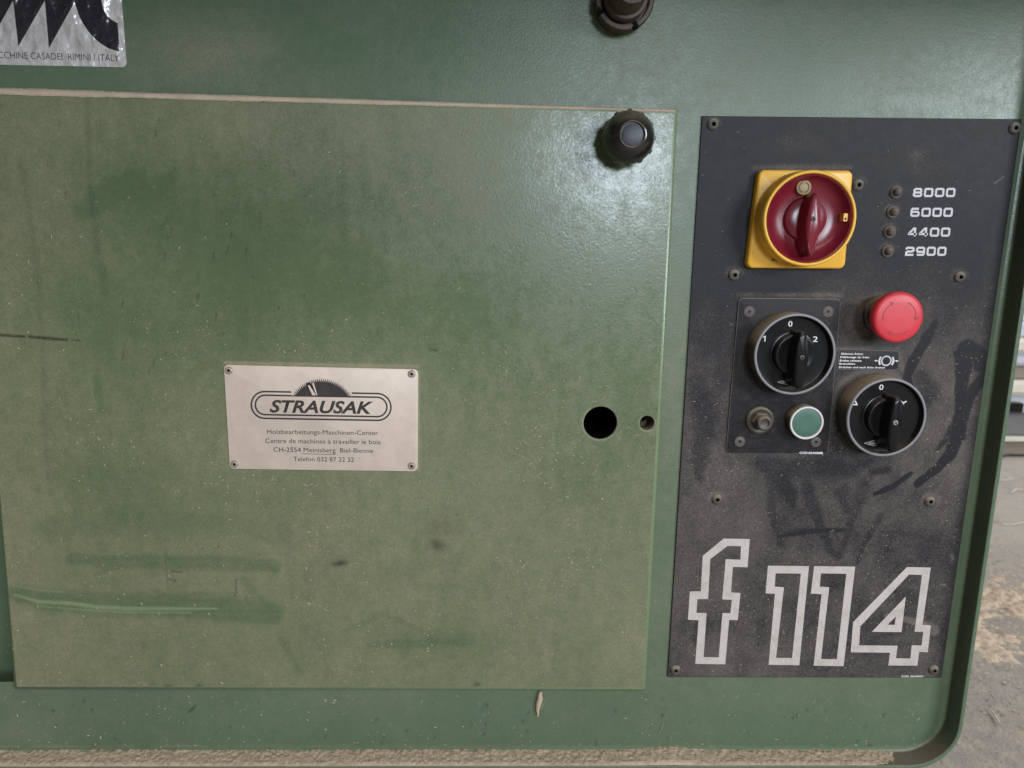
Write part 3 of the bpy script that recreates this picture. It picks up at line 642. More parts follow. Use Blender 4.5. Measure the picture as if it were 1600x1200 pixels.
# ------------------------------------------------------------------ rotary switches
def arc_pts(c, r, a0, a1, n=16): return [(c[0]+r*math.cos(a0+(a1-a0)*i/n), c[1]+r*math.sin(a0+(a1-a0)*i/n)) for i in range(n+1)]
def rotary(c, h0, label, marks, hd=21.5):
    R0 = 30.0
    o = MB().lathe(c, [(R0-.2, h0), (R0, h0+1), (R0, hd-.8), (R0-.3, hd-.2)], 96, False, False).build('rotary_switch', M['housing'], mach); o['label'] = label
    MB().lathe(c, [(R0+.02, hd-1.0), (R0-.1, hd-.2), (R0-.5, hd+.15), (R0-1.5, hd+.15), (R0-1.9, hd-.1), (R0-2.0, hd-.9)], 96, False, False).build('ring', M['ring'], o, angle=70)
    hb = 16.0
    MB().lathe(c, [(R0-1.95, hd-.3), (R0-2.3, hd-1.4), (R0-3.0, hb+.9), (R0-3.5, hb+.1), (R0-4, hb), (16.9, hb), (16.7, hb+.5), (16.2, hb+.7), (15.2, hb+.8)], 96).build('dial', M['black'], o, angle=40)
    MB().lathe(c, [(15.2, hb+1.2), (15.0, 21.6), (14.5, 22.3), (13.6, 22.5), (12.0, 22.0), (6, 21.6)], 72).build('knob_base', M['black'], o, angle=45)
    handle(c, 21.0, 4.9, hb+1.3, 34.5, dv=-2.6, mat='black', parent=o, flare=1.4, low=1.0, taper=.85, ex=2.5)
    # marks on the dial
    for s, x, y, wpx in marks:
        p = P(x, y, hb)
        if s == 'logo':
            q = [P(x-15.5, y, hb), P(x, y+4.6, hb), P(x+15.5, y+.3, hb), P(x, y-4.4, hb)]
            flat('emblem', [q, [((a*.86+sum(t[0] for t in q)/4*.14), (b*.86+sum(t[1] for t in q)/4*.14)) for a, b in q]], hb+.12, M['white_ink2'], o)
            text('BREMAS', P(x-7.5, y+1.6, hb), P(x+7.5, y+1.9, hb), 1.4, hb+.12, M['white_ink2'], o, bold=.02)
        elif s == 'Y':
            mb_ = []
            for a in (.55, 2.6, -1.57): mb_ += ribbon([p, (p[0]+2.6*math.cos(a), p[1]+2.6*math.sin(a))], .95)
            for k_, pl in enumerate(mb_): flat('lettering', [pl], hb+.12+.02*k_, M['white_ink2'], o)
        elif s == 'tri':
            q = [(p[0], p[1]+2.6), (p[0]-2.6, p[1]-2), (p[0]+2.6, p[1]-2)]; flat('lettering', [ribbon(q, .9, True)[0], ribbon(q, .9, True)[1]], hb+.12, M['white_ink2'], o)
        elif s == '1':
            q = [(p[0]-1.5, p[1]+1.2), (p[0]-.1, p[1]+2.1), (p[0]+.55, p[1]+2.1), (p[0]+.55, p[1]-2.1), (p[0]-.3, p[1]-2.1), (p[0]-.3, p[1]+1.1), (p[0]-1.5, p[1]+.45)]; flat('lettering', [q], hb+.12, M['white_ink2'], o)
        else:
            text(s, P(x-wpx/2, y+4.5, hb), P(x+wpx/2, y+4.6, hb), 4.2, hb+.12, M['white_ink2'], o, bold=.012 if s != '1' else -.01)
    return o
ro1 = rotary((220.8, -77.0), H2, 'rotary switch with black handle and dial marked 1 0 2', [('0', 1234.5, 505.5, 6.4), ('1', 1195, 529, 3.4), ('2', 1273.5, 529.5, 7.5), ('logo', 1222+8, 597, 0)])
cross_screw(P(1253.5, 559, 35), 34.9, 1.75, ro1, 'nut')
ro2 = rotary((294.5, -123.7), H_PL, 'rotary switch with black handle and dial marked 0 and star', [('0', 1376.5, 604.5, 6.6), ('Y', 1411.5, 629.5, 0), ('tri', 1334, 628, 0), ('logo', 1365, 692.5, 0)], hd=20.5)
cross_screw(P(1399.5, 660.5, 35), 34.9, 1.9, ro2, 'rivet')

# ------------------------------------------------------------------ green push button
gc = (238.1, -130.3)
pb = MB().lathe(gc, [(12.7, H2), (12.8, H2+.8), (12.8, 12.0), (12.6, 12.4)], 64, False, False).build('push_button', M['housing'], mach); pb['label'] = 'round green push button with white ring'
MB().lathe(gc, [(12.82, 11.9), (12.75, 12.8), (12.3, 13.2), (11.5, 13.1), (11.1, 12.5), (11.0, 11)], 64, False, False).build('ring', M['whitering'], pb, angle=60)
MB().lathe(gc, [(11.0, 11.6), (10.8, 12.3), (10.2, 12.5), (5, 12.35), (.5, 12.3)], 64).build('button_cap', M['green_cap'], pb)
# ------------------------------------------------------------------ capped nut stud
nc = (205.3, -130.7)
nt_ = MB().lathe(nc, [(10.6, H2), (10.6, H2+2.0), (10.1, H2+2.6), (9.0, H2+2.9), (8.2, H2+2.4)], 48).build('threaded_stud', M['nut'], mach); nt_['label'] = 'dusty round washer with hex nut and hollow stud'
MB().lathe(nc, [(7.2, H2+2.3), (7.2, H2+5.4), (6.5, H2+6.1)], 6).build('hex_nut', M['nut'], nt_, angle=20)
MB().lathe(nc, [(5.6, H2+6), (5.7, H2+11.5), (5.2, H2+12.2), (4.2, H2+12.4), (3.5, H2+12.2), (3.2, H2+11.2), (2.8, H2+11)], 32).build('stud', M['nut'], nt_, angle=45)
# ------------------------------------------------------------------ emergency stop
ec = (291.6, -48.4)
es = MB().lathe(ec, [(14.2, H_PL), (14.2, H_PL+3.2), (13.4, H_PL+4), (12.4, H_PL+4.2), (12.2, 12), (12.6, 13)], 64, False, True).build('emergency_stop', M['housing'], mach); es['label'] = 'red mushroom emergency stop button with three turn arrows'
MB().lathe(ec, [(13.0, 10), (13.6, 14), (15.2, 17), (17.2, 18.5), (18.1, 19.5), (18.3, 20.5), (18.3, 24.2), (18.0, 25.4), (17.3, 26.3), (15.8, 26.9), (10, 27.2), (.5, 27.3)], 120, False, True,
           mod=lambda a, r, h: (1+.008*math.cos(a*60)) if 18 < h < 25 else 1).build('mushroom_cap', M['red'], es, angle=40)
for a0, a1 in ((R_(190), R_(118)), (R_(66), R_(-8)), (R_(-52), R_(-122))):
    A = [arc_pts(ec, r, a0, a1, 12) for r in (12.3, 11.75)]
    polys = [A[0]+A[1][::-1]]
    e = (ec[0]+12.0*math.cos(a1), ec[1]+12.0*math.sin(a1)); t = a1-math.pi/2
    for k_, w_ in enumerate((2.55, -2.55)):
        polys.append(ribbon([e, (e[0]+3.0*math.cos(t+math.pi+w_-math.pi*1), e[1]+3.0*math.sin(t+w_))] if False else [e, (e[0]+2.8*math.cos(t+w_), e[1]+2.8*math.sin(t+w_))], .5)[0])
    mb = MB()
    for k_, pl in enumerate(polys):
        if k_ == 0:
            r1 = [(x, y, 27.28) for x, y in A[0]]; r2 = [(x, y, 27.28) for x, y in A[1]]; mb.loft([r1, r2], False, False, closed=False)
        else: mb.f.append(tuple(mb.ring([(x, y, 27.31+.02*k_) for x, y in pl])))
    mb.build('arrow', M['redline'], es, smooth=False)
# ------------------------------------------------------------------ brake release label
HS = H_PL+.35
SQ2 = rquad([(1311, 545.5), (1405, 548), (1404, 578), (1309, 577)], HS)
M['sticker'] = dusty('black_sticker', (.02, .018, .022), .5, 0, .5, .17, spec=.2, dust=(.2, .165, .13))
bl = MB().slab(SQ2, H_PL, HS, .12, 2.6).build('brake_label', M['sticker'], mach); bl['label'] = 'small black sticker with brake release text and drum brake symbol'
mb = MB(); mb.loft([[(x, y, h) for x, y in rpoly(SQ2, 2.6, d)] for d, h in ((-.1, HS+.03), (.3, HS+.04))], False, False); mb.build('sticker_border', M['edge_worn'], bl)
for s, x0, x1, y in [('Sblocco freno', 1313.8, 1348.5, 554), ('Déblocage du frein', 1312.6, 1358, 559.2), ('Brake release', 1311.8, 1346, 564.6), ('Bremslöse', 1311.2, 1336, 569.6), ('Drücken und nach links drehen', 1310.6, 1382.5, 575)]:
    text(s, P(x0, y, HS), P(x1, y+.6*(x1-x0)/70, HS), 1.42, HS+.1, M['white_ink2'], bl, bold=.03)
bc = P(1384.8, 563.8, HS); mb = MB(); mb.lathe(bc, [(4.0, HS+.1), (3.05, HS+.1)], 40, False, False)
for sgn in (1, -1):
    A = [[(bc[0]+sgn*r*math.cos(a), bc[1]+r*math.sin(a), HS+.12) for a in np.linspace(-.6, .6, 9)] for r in (4.7, 6.1)]; mb.loft(A, False, False, closed=False)
    a_ = mb.ring([(bc[0]+sgn*6.0, bc[1]-.22, HS+.1), (bc[0]+sgn*8.2, bc[1]-.22, HS+.1), (bc[0]+sgn*8.2, bc[1]+.22, HS+.1), (bc[0]+sgn*6, bc[1]+.22, HS+.1)]); mb.f.append(tuple(a_))
    a_ = mb.ring([(bc[0]+sgn*6.6, bc[1], HS+.14), (bc[0]+sgn*8.0, bc[1]-.75, HS+.14), (bc[0]+sgn*9.4, bc[1], HS+.14), (bc[0]+sgn*8.0, bc[1]+.75, HS+.14)]); mb.f.append(tuple(a_))
mb.build('brake_symbol', M['white_ink2'], bl, smooth=False)

# ------------------------------------------------------------------ name plate
HN = H_DOOR+1.0
ZN = lambda x, y: P(330+x/4.706, 550+y/4.706, HN)
NQ = [ZN(92, 95), ZN(1522, 128), ZN(1518, 878), ZN(137, 859)]
npl = MB().slab(NQ, H_DOOR-.1, HN, .25, 3.4).build('nameplate', M['alu'], mach); npl['label'] = 'pale aluminium dealer nameplate with saw blade emblem riveted to door'
for x, y in ((357, 579), (643, 584.5), (366, 725.5), (643, 728.5)): rivet(x, y, npl, HN)
TA = .018                                       # print is slightly rotated on the photo
def race(x0, x1, y0, y1, n=16):
    r = (y1-y0)/2; out = []
    for i in range(n+1): a = -math.pi/2+math.pi*i/n; out.append((x1-r+r*math.cos(a), (y0+y1)/2+r*math.sin(a)))
    for i in range(n+1): a = math.pi/2+math.pi*i/n; out.append((x0+r+r*math.cos(a), (y0+y1)/2+r*math.sin(a)))
    return [ZN(x, y+(x-808)*TA) for x, y in out]
HP = HN+.1
flat('emblem_outline', [race(289, 1328, 292, 501), race(301, 1316, 304, 489)], HP, M['black_ink'], npl)
flat('emblem_outline', [race(319, 1298, 319, 474), race(331, 1286, 331, 462)], HP, M['black_ink'], npl)
# saw blade segment
bx, by, br = 815, 452, 250
top = []; nT = 34; a0, a1 = R_(210+2), R_(330-2)
for i in range(nT):
    a = a0+(a1-a0)*i/nT; b = a0+(a1-a0)*(i+.95)/nT
    top.append((bx+(br-20)*math.cos(a), by+(br-20)*math.sin(a))); top.append((bx+(br+10)*math.cos(b), by+(br+10)*math.sin(b)))
top.append((bx+(br-14)*math.cos(a1), by+(br-14)*math.sin(a1)))
bl_poly = [(578, 328)]+[(x, y) for x, y in top]+[(1052, 328)]
bl_poly = [(x, min(y, 328)) for x, y in bl_poly]
flat('saw_blade_emblem', [[ZN(x, y+(x-808)*TA) for x, y in bl_poly], [ZN(x, y) for x, y in [(694, 232), (722, 222), (770, 318), (745, 318)]], [ZN(x, y) for x, y in [(738, 218), (752, 216), (782, 318), (774, 318)]]], HP+.08, M['black_ink'], npl)
MB().loft([[(*ZN(x, y+(x-808)*TA), HP+.04) for x, y in [(588, 288), (1034, 288)]], [(*ZN(x, y+(x-808)*TA), HP+.04) for x, y in [(588, 322), (1034, 322)]]], False, False, closed=False).build('emblem_ground', M['alu'], npl, smooth=False)
text('STRAUSAK', ZN(430, 441), ZN(1192, 453), 20.5*.475*.98, HP+.05, M['black_ink'], npl, shear=.28, bold=.028, name='dealer_name')
for s, x0, x1, y in [('Holzbearbeitungs-Maschinen-Center', 412, 1228, 601), ('Centre de machines à travailler le bois', 399, 1245, 668), ('CH-2554 Meinisberg  Biel-Bienne', 459, 1190, 733), ('Telefon 032 87 22 22', 606, 1050, 802)]:
    text(s, ZN(x0, y), ZN(x1, y+(x1-x0)*.012), 3.7, HP, M['black_ink'], npl)
q = [ZN(671, 747), ZN(916, 751), ZN(916, 754.5), ZN(671, 750.5)]; flat('underline', [q], HP, M['black_ink'], npl)

# ------------------------------------------------------------------ maker's sticker, top left
HM = .6
ZM = lambda x, y: P(x/6.667, y/6.667, HM)
m, nt, bs = NT('crinkled_silver_foil'); g = G(nt)
bs.inputs['Roughness'].default_value = .28; bs.inputs['Metallic'].default_value = .25
g.l(g.mix(g.ramp(g.noise(90, 4, .7), .35, .8), (.66, .63, .63), (.50, .46, .43)), bs.inputs['Base Color'])
bb = g.bump(g.noise(105, 2, .5, seed=3), .0024); bb = g.bump(g.noise(150, 1, .4, seed=5, kind='vor', stretch=(1, 1, .6)), .0014, .9, bb); g.l(bb, bs.inputs['Normal']); M['foil'] = m
m, nt, bs = NT('crinkled_black_foil'); g = G(nt)
bs.inputs['Roughness'].default_value = .24; bs.inputs['Base Color'].default_value = (.022, .02, .026, 1); bs.inputs['Specular IOR Level'].default_value = .7
bb = g.bump(g.noise(105, 2, .5, seed=3), .0024); bb = g.bump(g.noise(150, 1, .4, seed=5, kind='vor', stretch=(1, 1, .6)), .0014, .9, bb); g.l(bb, bs.inputs['Normal']); M['foil_black'] = m
MQ = [ZM(-700, -620), ZM(1225, -580), ZM(1318, 701), ZM(-560, 662)]
ms = MB().slab(MQ, .05, HM, .2, 3.2).build('maker_sticker', M['foil'], mach); ms['label'] = 'crinkled silver and black maker sticker at upper left of cabinet'
hm = HM+.1
cur = [(780, 20), (800, 90), (830, 180), (870, 250), (920, 325), (975, 390), (1045, 450), (1130, 503), (1190, 524), (1245, 537), (1236, 380), (1225, 240), (1160, 205), (1105, 150), (1075, 90), (1055, 0), (1045, -80), (1040, -200)]
blk = [(-600, -200), (-600, 300), (-470, -10), (-440, 470), (-170, 0), (-130, 475), (0, 290), (140, 5), (190, 482), (465, 5), (508, 500)]+cur
# white triangles come from the outline stepping between tips
blk = [(-640, -200), (-640, 470), (-180, 5), (-125, 470), (135, 5), (192, 482), (465, 5), (510, 502), (777, 22)]+cur[1:]
def zig(): 
    # each spike hangs down: left edge near vertical, right edge sloping
    return [(-640, -220), (-640, -60), (-470, 10), (-440, 465), (-178, 5), (-125, 474), (138, 5), (192, 482), (468, 5), (510, 502), (777, 22)]+cur[1:]
flat('emblem', [[ZM(x, y) for x, y in zig()]], hm, M['foil_black'], ms)
text('MACCHINE CASADEI  RIMINI / ITALY', ZM(-134, 604), ZM(1243, 640), 4.6, hm, M['black_ink'], ms, bold=-.006)

# ------------------------------------------------------------------ knobs on the door and above
kc = (91.0, 71.5)
kn = MB().lathe(kc, [(11.5, H_DOOR), (11.0, 14), (12, 17)], 48, False, False).build('clamping_knob', M['knobblack'], mach); kn['label'] = 'black star knob with grey cap at upper right of door'
MB().lathe(kc, [(12, 16.5), (15.2, 17.5), (17.2, 19.5), (17.7, 22), (17.7, 25.5), (17.2, 28)], 120, True, False, mod=lambda a, r, h: 1+(.055 if math.cos(a*12) > .55 else 0)*(1 if h < 27 else 0)).build('fluted_skirt', M['knobblack'], kn, angle=50)
MB().lathe(kc, [(17.4, 27.6), (16.9, 30), (15.6, 33), (13.4, 36), (11.2, 38.2), (9.6, 39.2), (8.9, 39.3)], 96, False, False).build('dome', M['knobblack'], kn, angle=50)
MB().lathe(kc, [(9.0, 39.1), (8.8, 39.9), (8.4, 40.1), (8.0, 39.8), (7.9, 38.4), (7.5, 38.3)], 64).build('cap_ring', M['nut'], kn, angle=50)
MB().lathe(kc, [(7.2, 38.2), (7.1, 38.9), (6.6, 39.1), (.5, 39.3)], 48).build('grey_cap', M['cap'], kn, angle=50)
tc = (86.0, 161.5)
tk = MB().lathe(tc, [(18.5, 0), (18.8, 1), (18.8, 9), (19.6, 10), (19.8, 12), (19.8, 15), (19.0, 16.4), (16.8, 16.8), (16.2, 16.2), (15.8, 13)], 96, False, True,
                mod=lambda a, r, h: .93 if (h > 9.5 and r > 18.9 and (abs((a % (math.pi/2))-.35) < .07)) else 1).build('threaded_collar', M['brown'], mach); tk['label'] = 'brown dusty round collar with stepped stem at top edge of view'
MB().lathe(tc, [(14.6, 12), (14.6, 22), (14.0, 23), (12.2, 23.2), (11.8, 24), (11.6, 44), (11.0, 45)], 72).build('stepped_stem', M['brown'], tk, angle=45)
for a in (R_(208), R_(296), R_(28)):
    mb = MB(); ca, sa = math.cos(a), math.sin(a); q = []
    for rr_, tt in ((15.4, -1.5), (19.95, -1.5), (19.95, 1.5), (15.4, 1.5)): q.append((tc[0]+rr_*ca-tt*sa, tc[1]+rr_*sa+tt*ca))
    mb.loft([[(x, y, h) for x, y in q] for h in (12.5, 16.95)]); mb.build('spanner_notch', M['void'], tk)

# ================================================================== SAWDUST
m, nt, bs = NT('sawdust'); g = G(nt)
c1 = g.mix(g.ramp(g.noise(1500, 4, .7), .3, .7), (.45, .34, .25), (.64, .52, .395)); c1 = g.mix(g.ramp(g.noise(60, 3, .6, seed=4), .4, .8), c1, (.46, .36, .26))
g.l(c1, bs.inputs['Base Color']); bs.inputs['Roughness'].default_value = .9; bs.inputs['Specular IOR Level'].default_value = .15
g.l(g.bump(g.noise(1800, 3, .7, seed=2), .0006), bs.inputs['Normal']); M['dustheap'] = m
m, nt, bs = NT('sawdust_chip'); g = G(nt); oi = g.n('ShaderNodeNewGeometry')
g.l(g.mix(oi.outputs['Random Per Island'], (.21, .16, .11), (.50, .41, .31)), bs.inputs['Base Color']); bs.inputs['Roughness'].default_value = .85; bs.inputs['Specular IOR Level'].default_value = .2; M['chip'] = m
def chips(name, pts, smin, smax, label, aspect=2.2, thick=.35, lift=.05):
    """pts: (n,3) u,v,h positions in mm; elongated flakes of 5 faces each, one mesh"""
    n = len(pts); s = smin+(smax-smin)*rng.random(n)**2.6; a = rng.random(n)*2*math.pi; asp = 1+rng.random(n)*(aspect-1)
    lx = s*asp/2; ly = s/2/np.sqrt(asp); th = s*thick*(.5+rng.random(n))
    ca, sa = np.cos(a), np.sin(a); V = np.zeros((n, 6, 3))
    loc = [(-1, -.4), (.9, -1), (1, .5), (-.7, 1), (-.4, 0), (.5, .1)]
    for k, (x, y) in enumerate(loc):
        x_, y_ = x*lx*(.8+.4*rng.random(n)), y*ly*(.8+.4*rng.random(n))
        V[:, k, 0] = pts[:, 0]+x_*ca-y_*sa; V[:, k, 1] = pts[:, 1]+x_*sa+y_*ca; V[:, k, 2] = pts[:, 2]+lift*0+(th if k > 3 else -.02)
    F = np.array([(0, 1, 5, 4), (1, 2, 5, 5), (2, 3, 4, 5), (3, 0, 4, 4)])
    vs = [(x/1000, -z/1000, y/1000) for x, y, z in V.reshape(-1, 3)]
    fs = []
    for i in range(n):
        b = i*6; fs += [(b, b+1, b+5, b+4), (b+1, b+2, b+5), (b+2, b+3, b+4, b+5), (b+3, b, b+4)]
    me = bpy.data.meshes.new(name); me.from_pydata(vs, [], fs); me.materials.append(M['chip']); o = link(name, me); tag(o, label, 'sawdust', kind='stuff'); return o
def scatter(n, xr, yr, dens, h):
    out = []
    while len(out) < n:
        X = rng.uniform(*xr, 4000); Y = rng.uniform(*yr, 4000); w_ = dens(X, Y)
        for x, y in zip(X[rng.random(4000) < w_], Y[rng.random(4000) < w_] if False else Y[:0]): pass
        k = rng.random(4000) < w_
        out += list(zip(X[k], Y[k]))
    return np.array([(*P(x, y, h), h) for x, y in out[:n]])
def dd(X, Y):
    U = X*.45; V = Y*.45
    return np.clip(.10+.55*blob(X, Y, 740, 850, 240, 170)+.30*blob(X, Y, 480, 760, 220, 180)+.25*blob(X, Y, 820, 640, 160, 120)+.08*(Y > 500), 0, 1)*sstep(.38, .68, fbm(U, V, 26, 71)) * ((X < 345) | (X > 660) | (Y < 565) | (Y > 742)) * (np.hypot(X-938, Y-661) > 32)*(np.hypot(X-1011, Y-661) > 16)
chips('sawdust_on_door', scatter(4200, (10, 1005), (200, 1072), dd, H_DOOR), .2, 1.25, 'fine pale sawdust grains stuck to the green door')
chips('sawdust_on_plate', scatter(2300, (1060, 1540), (215, 1050), lambda X, Y: np.clip(.06+.6*sstep(420, 760, Y), 0, 1)*sstep(.35, .6, fbm(X*.45, Y*.45, 30, 77))*(X < 1590-(Y-186)*.145)*(X > 1105-(Y-181)*.06)*(np.hypot(X-1232, Y-580) > 110)*(np.hypot(X-1376, Y-648) > 78)*(np.hypot(X-1396, Y-496) > 58)*(np.hypot(X-1258, Y-342) > 100), H_PL), .2, .95, 'fine grey brown sawdust specks on the black control plate')
chips('sawdust_on_cabinet', scatter(420, (0, 1440), (1086, 1170), lambda X, Y: .3+.5*sstep(1130, 1170, Y), 0), .25, 1.6, 'few sawdust flecks on the green strip below the door')
chips('sawdust_on_nameplate', scatter(110, (365, 645), (575, 732), lambda X, Y: .2+.6*sstep(500, 650, X), HN), .2, .7, 'tiny sawdust specks on the pale nameplate')
# sawdust bank on the ledge of the lip
nu, nh = 1000, 26; us = np.linspace(-470, 374, nu); hs = np.linspace(0, H_LIP-.6, nh)
Ug, Hg = np.meshgrid(us, hs); edge = 0
thick = (1.3+1.5*fbm(Ug, Hg, 40, 55, 3)+2.4*(fbm(Ug*1.2, Hg, 2.8, 57, 3)-.5)+ 2.6*np.exp(-((Ug-150)/22)**2))*(1-.35*(Hg/H_LIP))*sstep(H_LIP, H_LIP-4, Hg)**.5
Vg = VB-.3+np.maximum(thick, .25)-3.4*sstep(310, 378, Ug)*(.5+fbm(Ug, Hg, 6, 59))
Vg = Vg+RC*0
cc = np.maximum(Ug-(UR-RC), 0); Vg = Vg+(RC-np.sqrt(np.maximum(RC**2-cc**2, 0)))
vs = [(u/1000, -h/1000, v/1000) for u, v, h in zip(Ug.ravel(), Vg.ravel(), Hg.ravel())]
fs = [(j*nu+i, j*nu+i+1, (j+1)*nu+i+1, (j+1)*nu+i) for j in range(nh-1) for i in range(nu-1)]
me = bpy.data.meshes.new('sawdust_bank'); me.from_pydata(vs, [], fs); me.shade_smooth(); me.materials.append(M['dustheap'])
tag(link('sawdust_bank', me), 'long band of settled sawdust lying on the bottom lip of the cabinet', 'sawdust', kind='stuff')
n = 6000; u_ = rng.uniform(-440, 336, n); h_ = rng.uniform(.5, H_LIP-1.5, n)
iu = np.clip(((u_+470)/844*(nu-1)).astype(int), 0, nu-1); ih = np.clip((h_/(H_LIP-.6)*(nh-1)).astype(int), 0, nh-1)
pts = np.stack([u_, Vg[ih, iu]+.1, h_], 1)
vs, fs = [], []
for i in range(n):
    s = .25+.9*random.random()**3; a = random.random()*6.28; b = len(vs); x, y, z = pts[i]; ca, sa = math.cos(a)*s, math.sin(a)*s
    for dx, dy, dz in ((-ca, 0, -sa), (sa*.4, .02, -ca*.4), (ca, .05, sa), (-sa*.4, .35*s, ca*.4)): vs.append(((x+dx)/1000, -(z+dz)/1000, (y+dy)/1000))
    fs += [(b, b+1, b+2), (b, b+3, b+2), (b, b+1, b+3)]
me = bpy.data.meshes.new('ledge_grains'); me.from_pydata(vs, [], fs); me.materials.append(M['chip']); tag(link('ledge_grains', me), 'loose coarse wood grains on top of the sawdust band', 'sawdust', kind='stuff')
# ridge of sawdust along the top edge of the door
nu2 = 900; A_ = np.array(P(-60, 138, H_DOOR)); B_ = np.array(P(1056, 171, H_DOOR)); t_ = np.linspace(0, 1, nu2)
prf = np.array([(3.2, .2), (2.9, 1.8), (2.2, 3.6), (1.1, 4.8), (-.2, 5.5), (-1.6, 5.6), (-2.7, 5.35), (-3.5, 4.85)])
T_, K_ = np.meshgrid(t_, np.arange(len(prf))); W_ = (.86-.46*T_)*(.75+.5*fbm(T_*520, K_*0, 30, 61, 4)+.25*(fbm(T_*520, K_*2.0, 3, 63, 3)-.5))
kn_u = np.array(P(985, 170, H_DOOR))[0]; W_ = W_*(1+0*T_)
Ur = A_[0]+(B_[0]-A_[0])*T_; base_v = A_[1]+(B_[1]-A_[1])*T_-.6
Vr = base_v+prf[K_, 0]*W_; Hr = prf[K_, 1]+.25*(fbm(Ur, K_*2.0, 2.5, 67, 2)-.5)
vs = [(u/1000, -h/1000, v/1000) for u, v, h in zip(Ur.ravel(), Vr.ravel(), Hr.ravel())]
fs = [(j*nu2+i, (j+1)*nu2+i, (j+1)*nu2+i+1, j*nu2+i+1) for j in range(len(prf)-1) for i in range(nu2-1)]
me = bpy.data.meshes.new('sawdust_ridge'); me.from_pydata(vs, [], fs); me.shade_smooth(); me.materials.append(M['dustheap'])
tag(link('sawdust_ridge', me), 'thin ridge of sawdust settled along the top edge of the green door', 'sawdust', kind='stuff')
# hanging clump under the door
def tube(path, radii, seg=10, noise=0.0):
    mb = MB(); rings = []
    for i, (p, r) in enumerate(zip(path, radii)):
        a = np.array(path[min(i+1, len(path)-1)])-np.array(path[max(i-1, 0)]); a = a/np.linalg.norm(a)
        x = np.cross(a, (0, 0, 1) if abs(a[2]) < .9 else (1, 0, 0)); x /= np.linalg.norm(x); y = np.cross(a, x)
        rings.append([tuple(np.array(p)+r*(1+noise*(random.random()-.5))*(math.cos(t)*x+math.sin(t)*y)) for t in np.linspace(0, 2*math.pi, seg, endpoint=False)])
    mb.loft(rings, True, True); return mb
pp = [P(845+dx, y, 2.2+.1*k) for k, (dx, y) in enumerate([(0, 1081), (-1, 1086), (-1, 1092), (-3, 1098), (-4, 1104), (-5, 1110), (-4, 1116), (-5, 1120)])]
clump = tube([(u, v, 2.2) for u, v in pp], [1.2, 1.7, 2.1, 2.2, 1.9, 1.4, .9, .7], 12, .35).build('sawdust_clump', M['dustheap'], None, angle=80)
tag(clump, 'small brown cocoon shaped sawdust clump hanging below the door edge', 'debris')
sl = tube([(*P(1036, 1130, .4), .5), (*P(1033, 1138, .4), .6), (*P(1029, 1148, .4), .4)], [.15, .25, .12], 6).build('wood_sliver', M['chip'], None)
tag(sl, 'thin pale wood sliver stuck below the door near the black plate', 'debris')

# ================================================================== BEHIND: FLOOR AND SECOND MACHINE
ZF = P(1590, 716, -1900)[1]
m, nt, bs = NT('workshop_floor'); g = G(nt)
c1 = g.mix(g.ramp(g.noise(2.2, 5, .6), .35, .7), (.24, .215, .19), (.32, .29, .255))
c1 = g.mix(g.ramp(g.noise(28, 6, .75, seed=3), .4, .75, 0, .8), c1, (.40, .33, .25)); c1 = g.mix(g.ramp(g.noise(7, 5, .7, seed=6, stretch=(1, 3, 1)), .52, .7, 0, .6), c1, (.36, .285, .19))
c1 = g.mix(g.ramp(g.noise(240, 4, .8, seed=8), .55, .8, 0, .5), c1, (.10, .085, .07))
g.l(c1, bs.inputs['Base Color']); bs.inputs['Roughness'].default_value = .8
b = g.bump(g.noise(90, 5, .8, seed=5), .004); g.l(b, bs.inputs['Normal'])
me = bpy.data.meshes.new('floor'); s_ = 9; z = ZF/1000; me.from_pydata([(-s_, -s_, z), (s_, -s_, z), (s_, s_, z), (-s_, s_, z)], [], [(0, 1, 2, 3)]); me.materials.append(m)
tag(link('floor', me), 'grey workshop floor littered with sawdust', kind='structure')
# shavings heap on the floor (visible part lies right of the cabinet)
def onfloor(x, y, up=0.0):
    d = (x-800)/FPX*_r - (y-600)/FPX*_u + _f; t = (ZF+up)/d[2]; return np.array([d[0]*t, D0-d[1]*t])   # u, h
N = 260
A = [onfloor(1480, 1010), onfloor(1700, 1010), onfloor(1700, 1190), onfloor(1480, 1190)]
cu_, ch_ = onfloor(1580, 960)
gx = np.linspace(-420, 420, N); gy = np.linspace(-300, 330, N); GX, GY = np.meshgrid(gx, gy)
base_ = fbm(GX, GY, 90, 101, 5); e = np.exp(-((GX-20)/230)**2-((GY+GX*.35)/120)**2)
hz = 11*e*(base_-.40)*2+19*(fbm(GX, GY, 15, 103, 5)-.5)*e**.7-1.6
vs = [((cu_+x)/1000, -(ch_+y)/1000, (ZF+z_)/1000) for x, y, z_ in zip(GX.ravel(), GY.ravel(), hz.ravel())]
fs = [(j*N+i, j*N+i+1, (j+1)*N+i+1, (j+1)*N+i) for j in range(N-1) for i in range(N-1)]
me = bpy.data.meshes.new('shavings_heap'); me.from_pydata(vs, [], fs); me.shade_smooth(); me.materials.append(M['dustheap'])
tag(link('shavings_heap', me), 'low drift of wood shavings on the floor right of the cabinet', 'sawdust', kind='stuff')
vs, fs = [], []
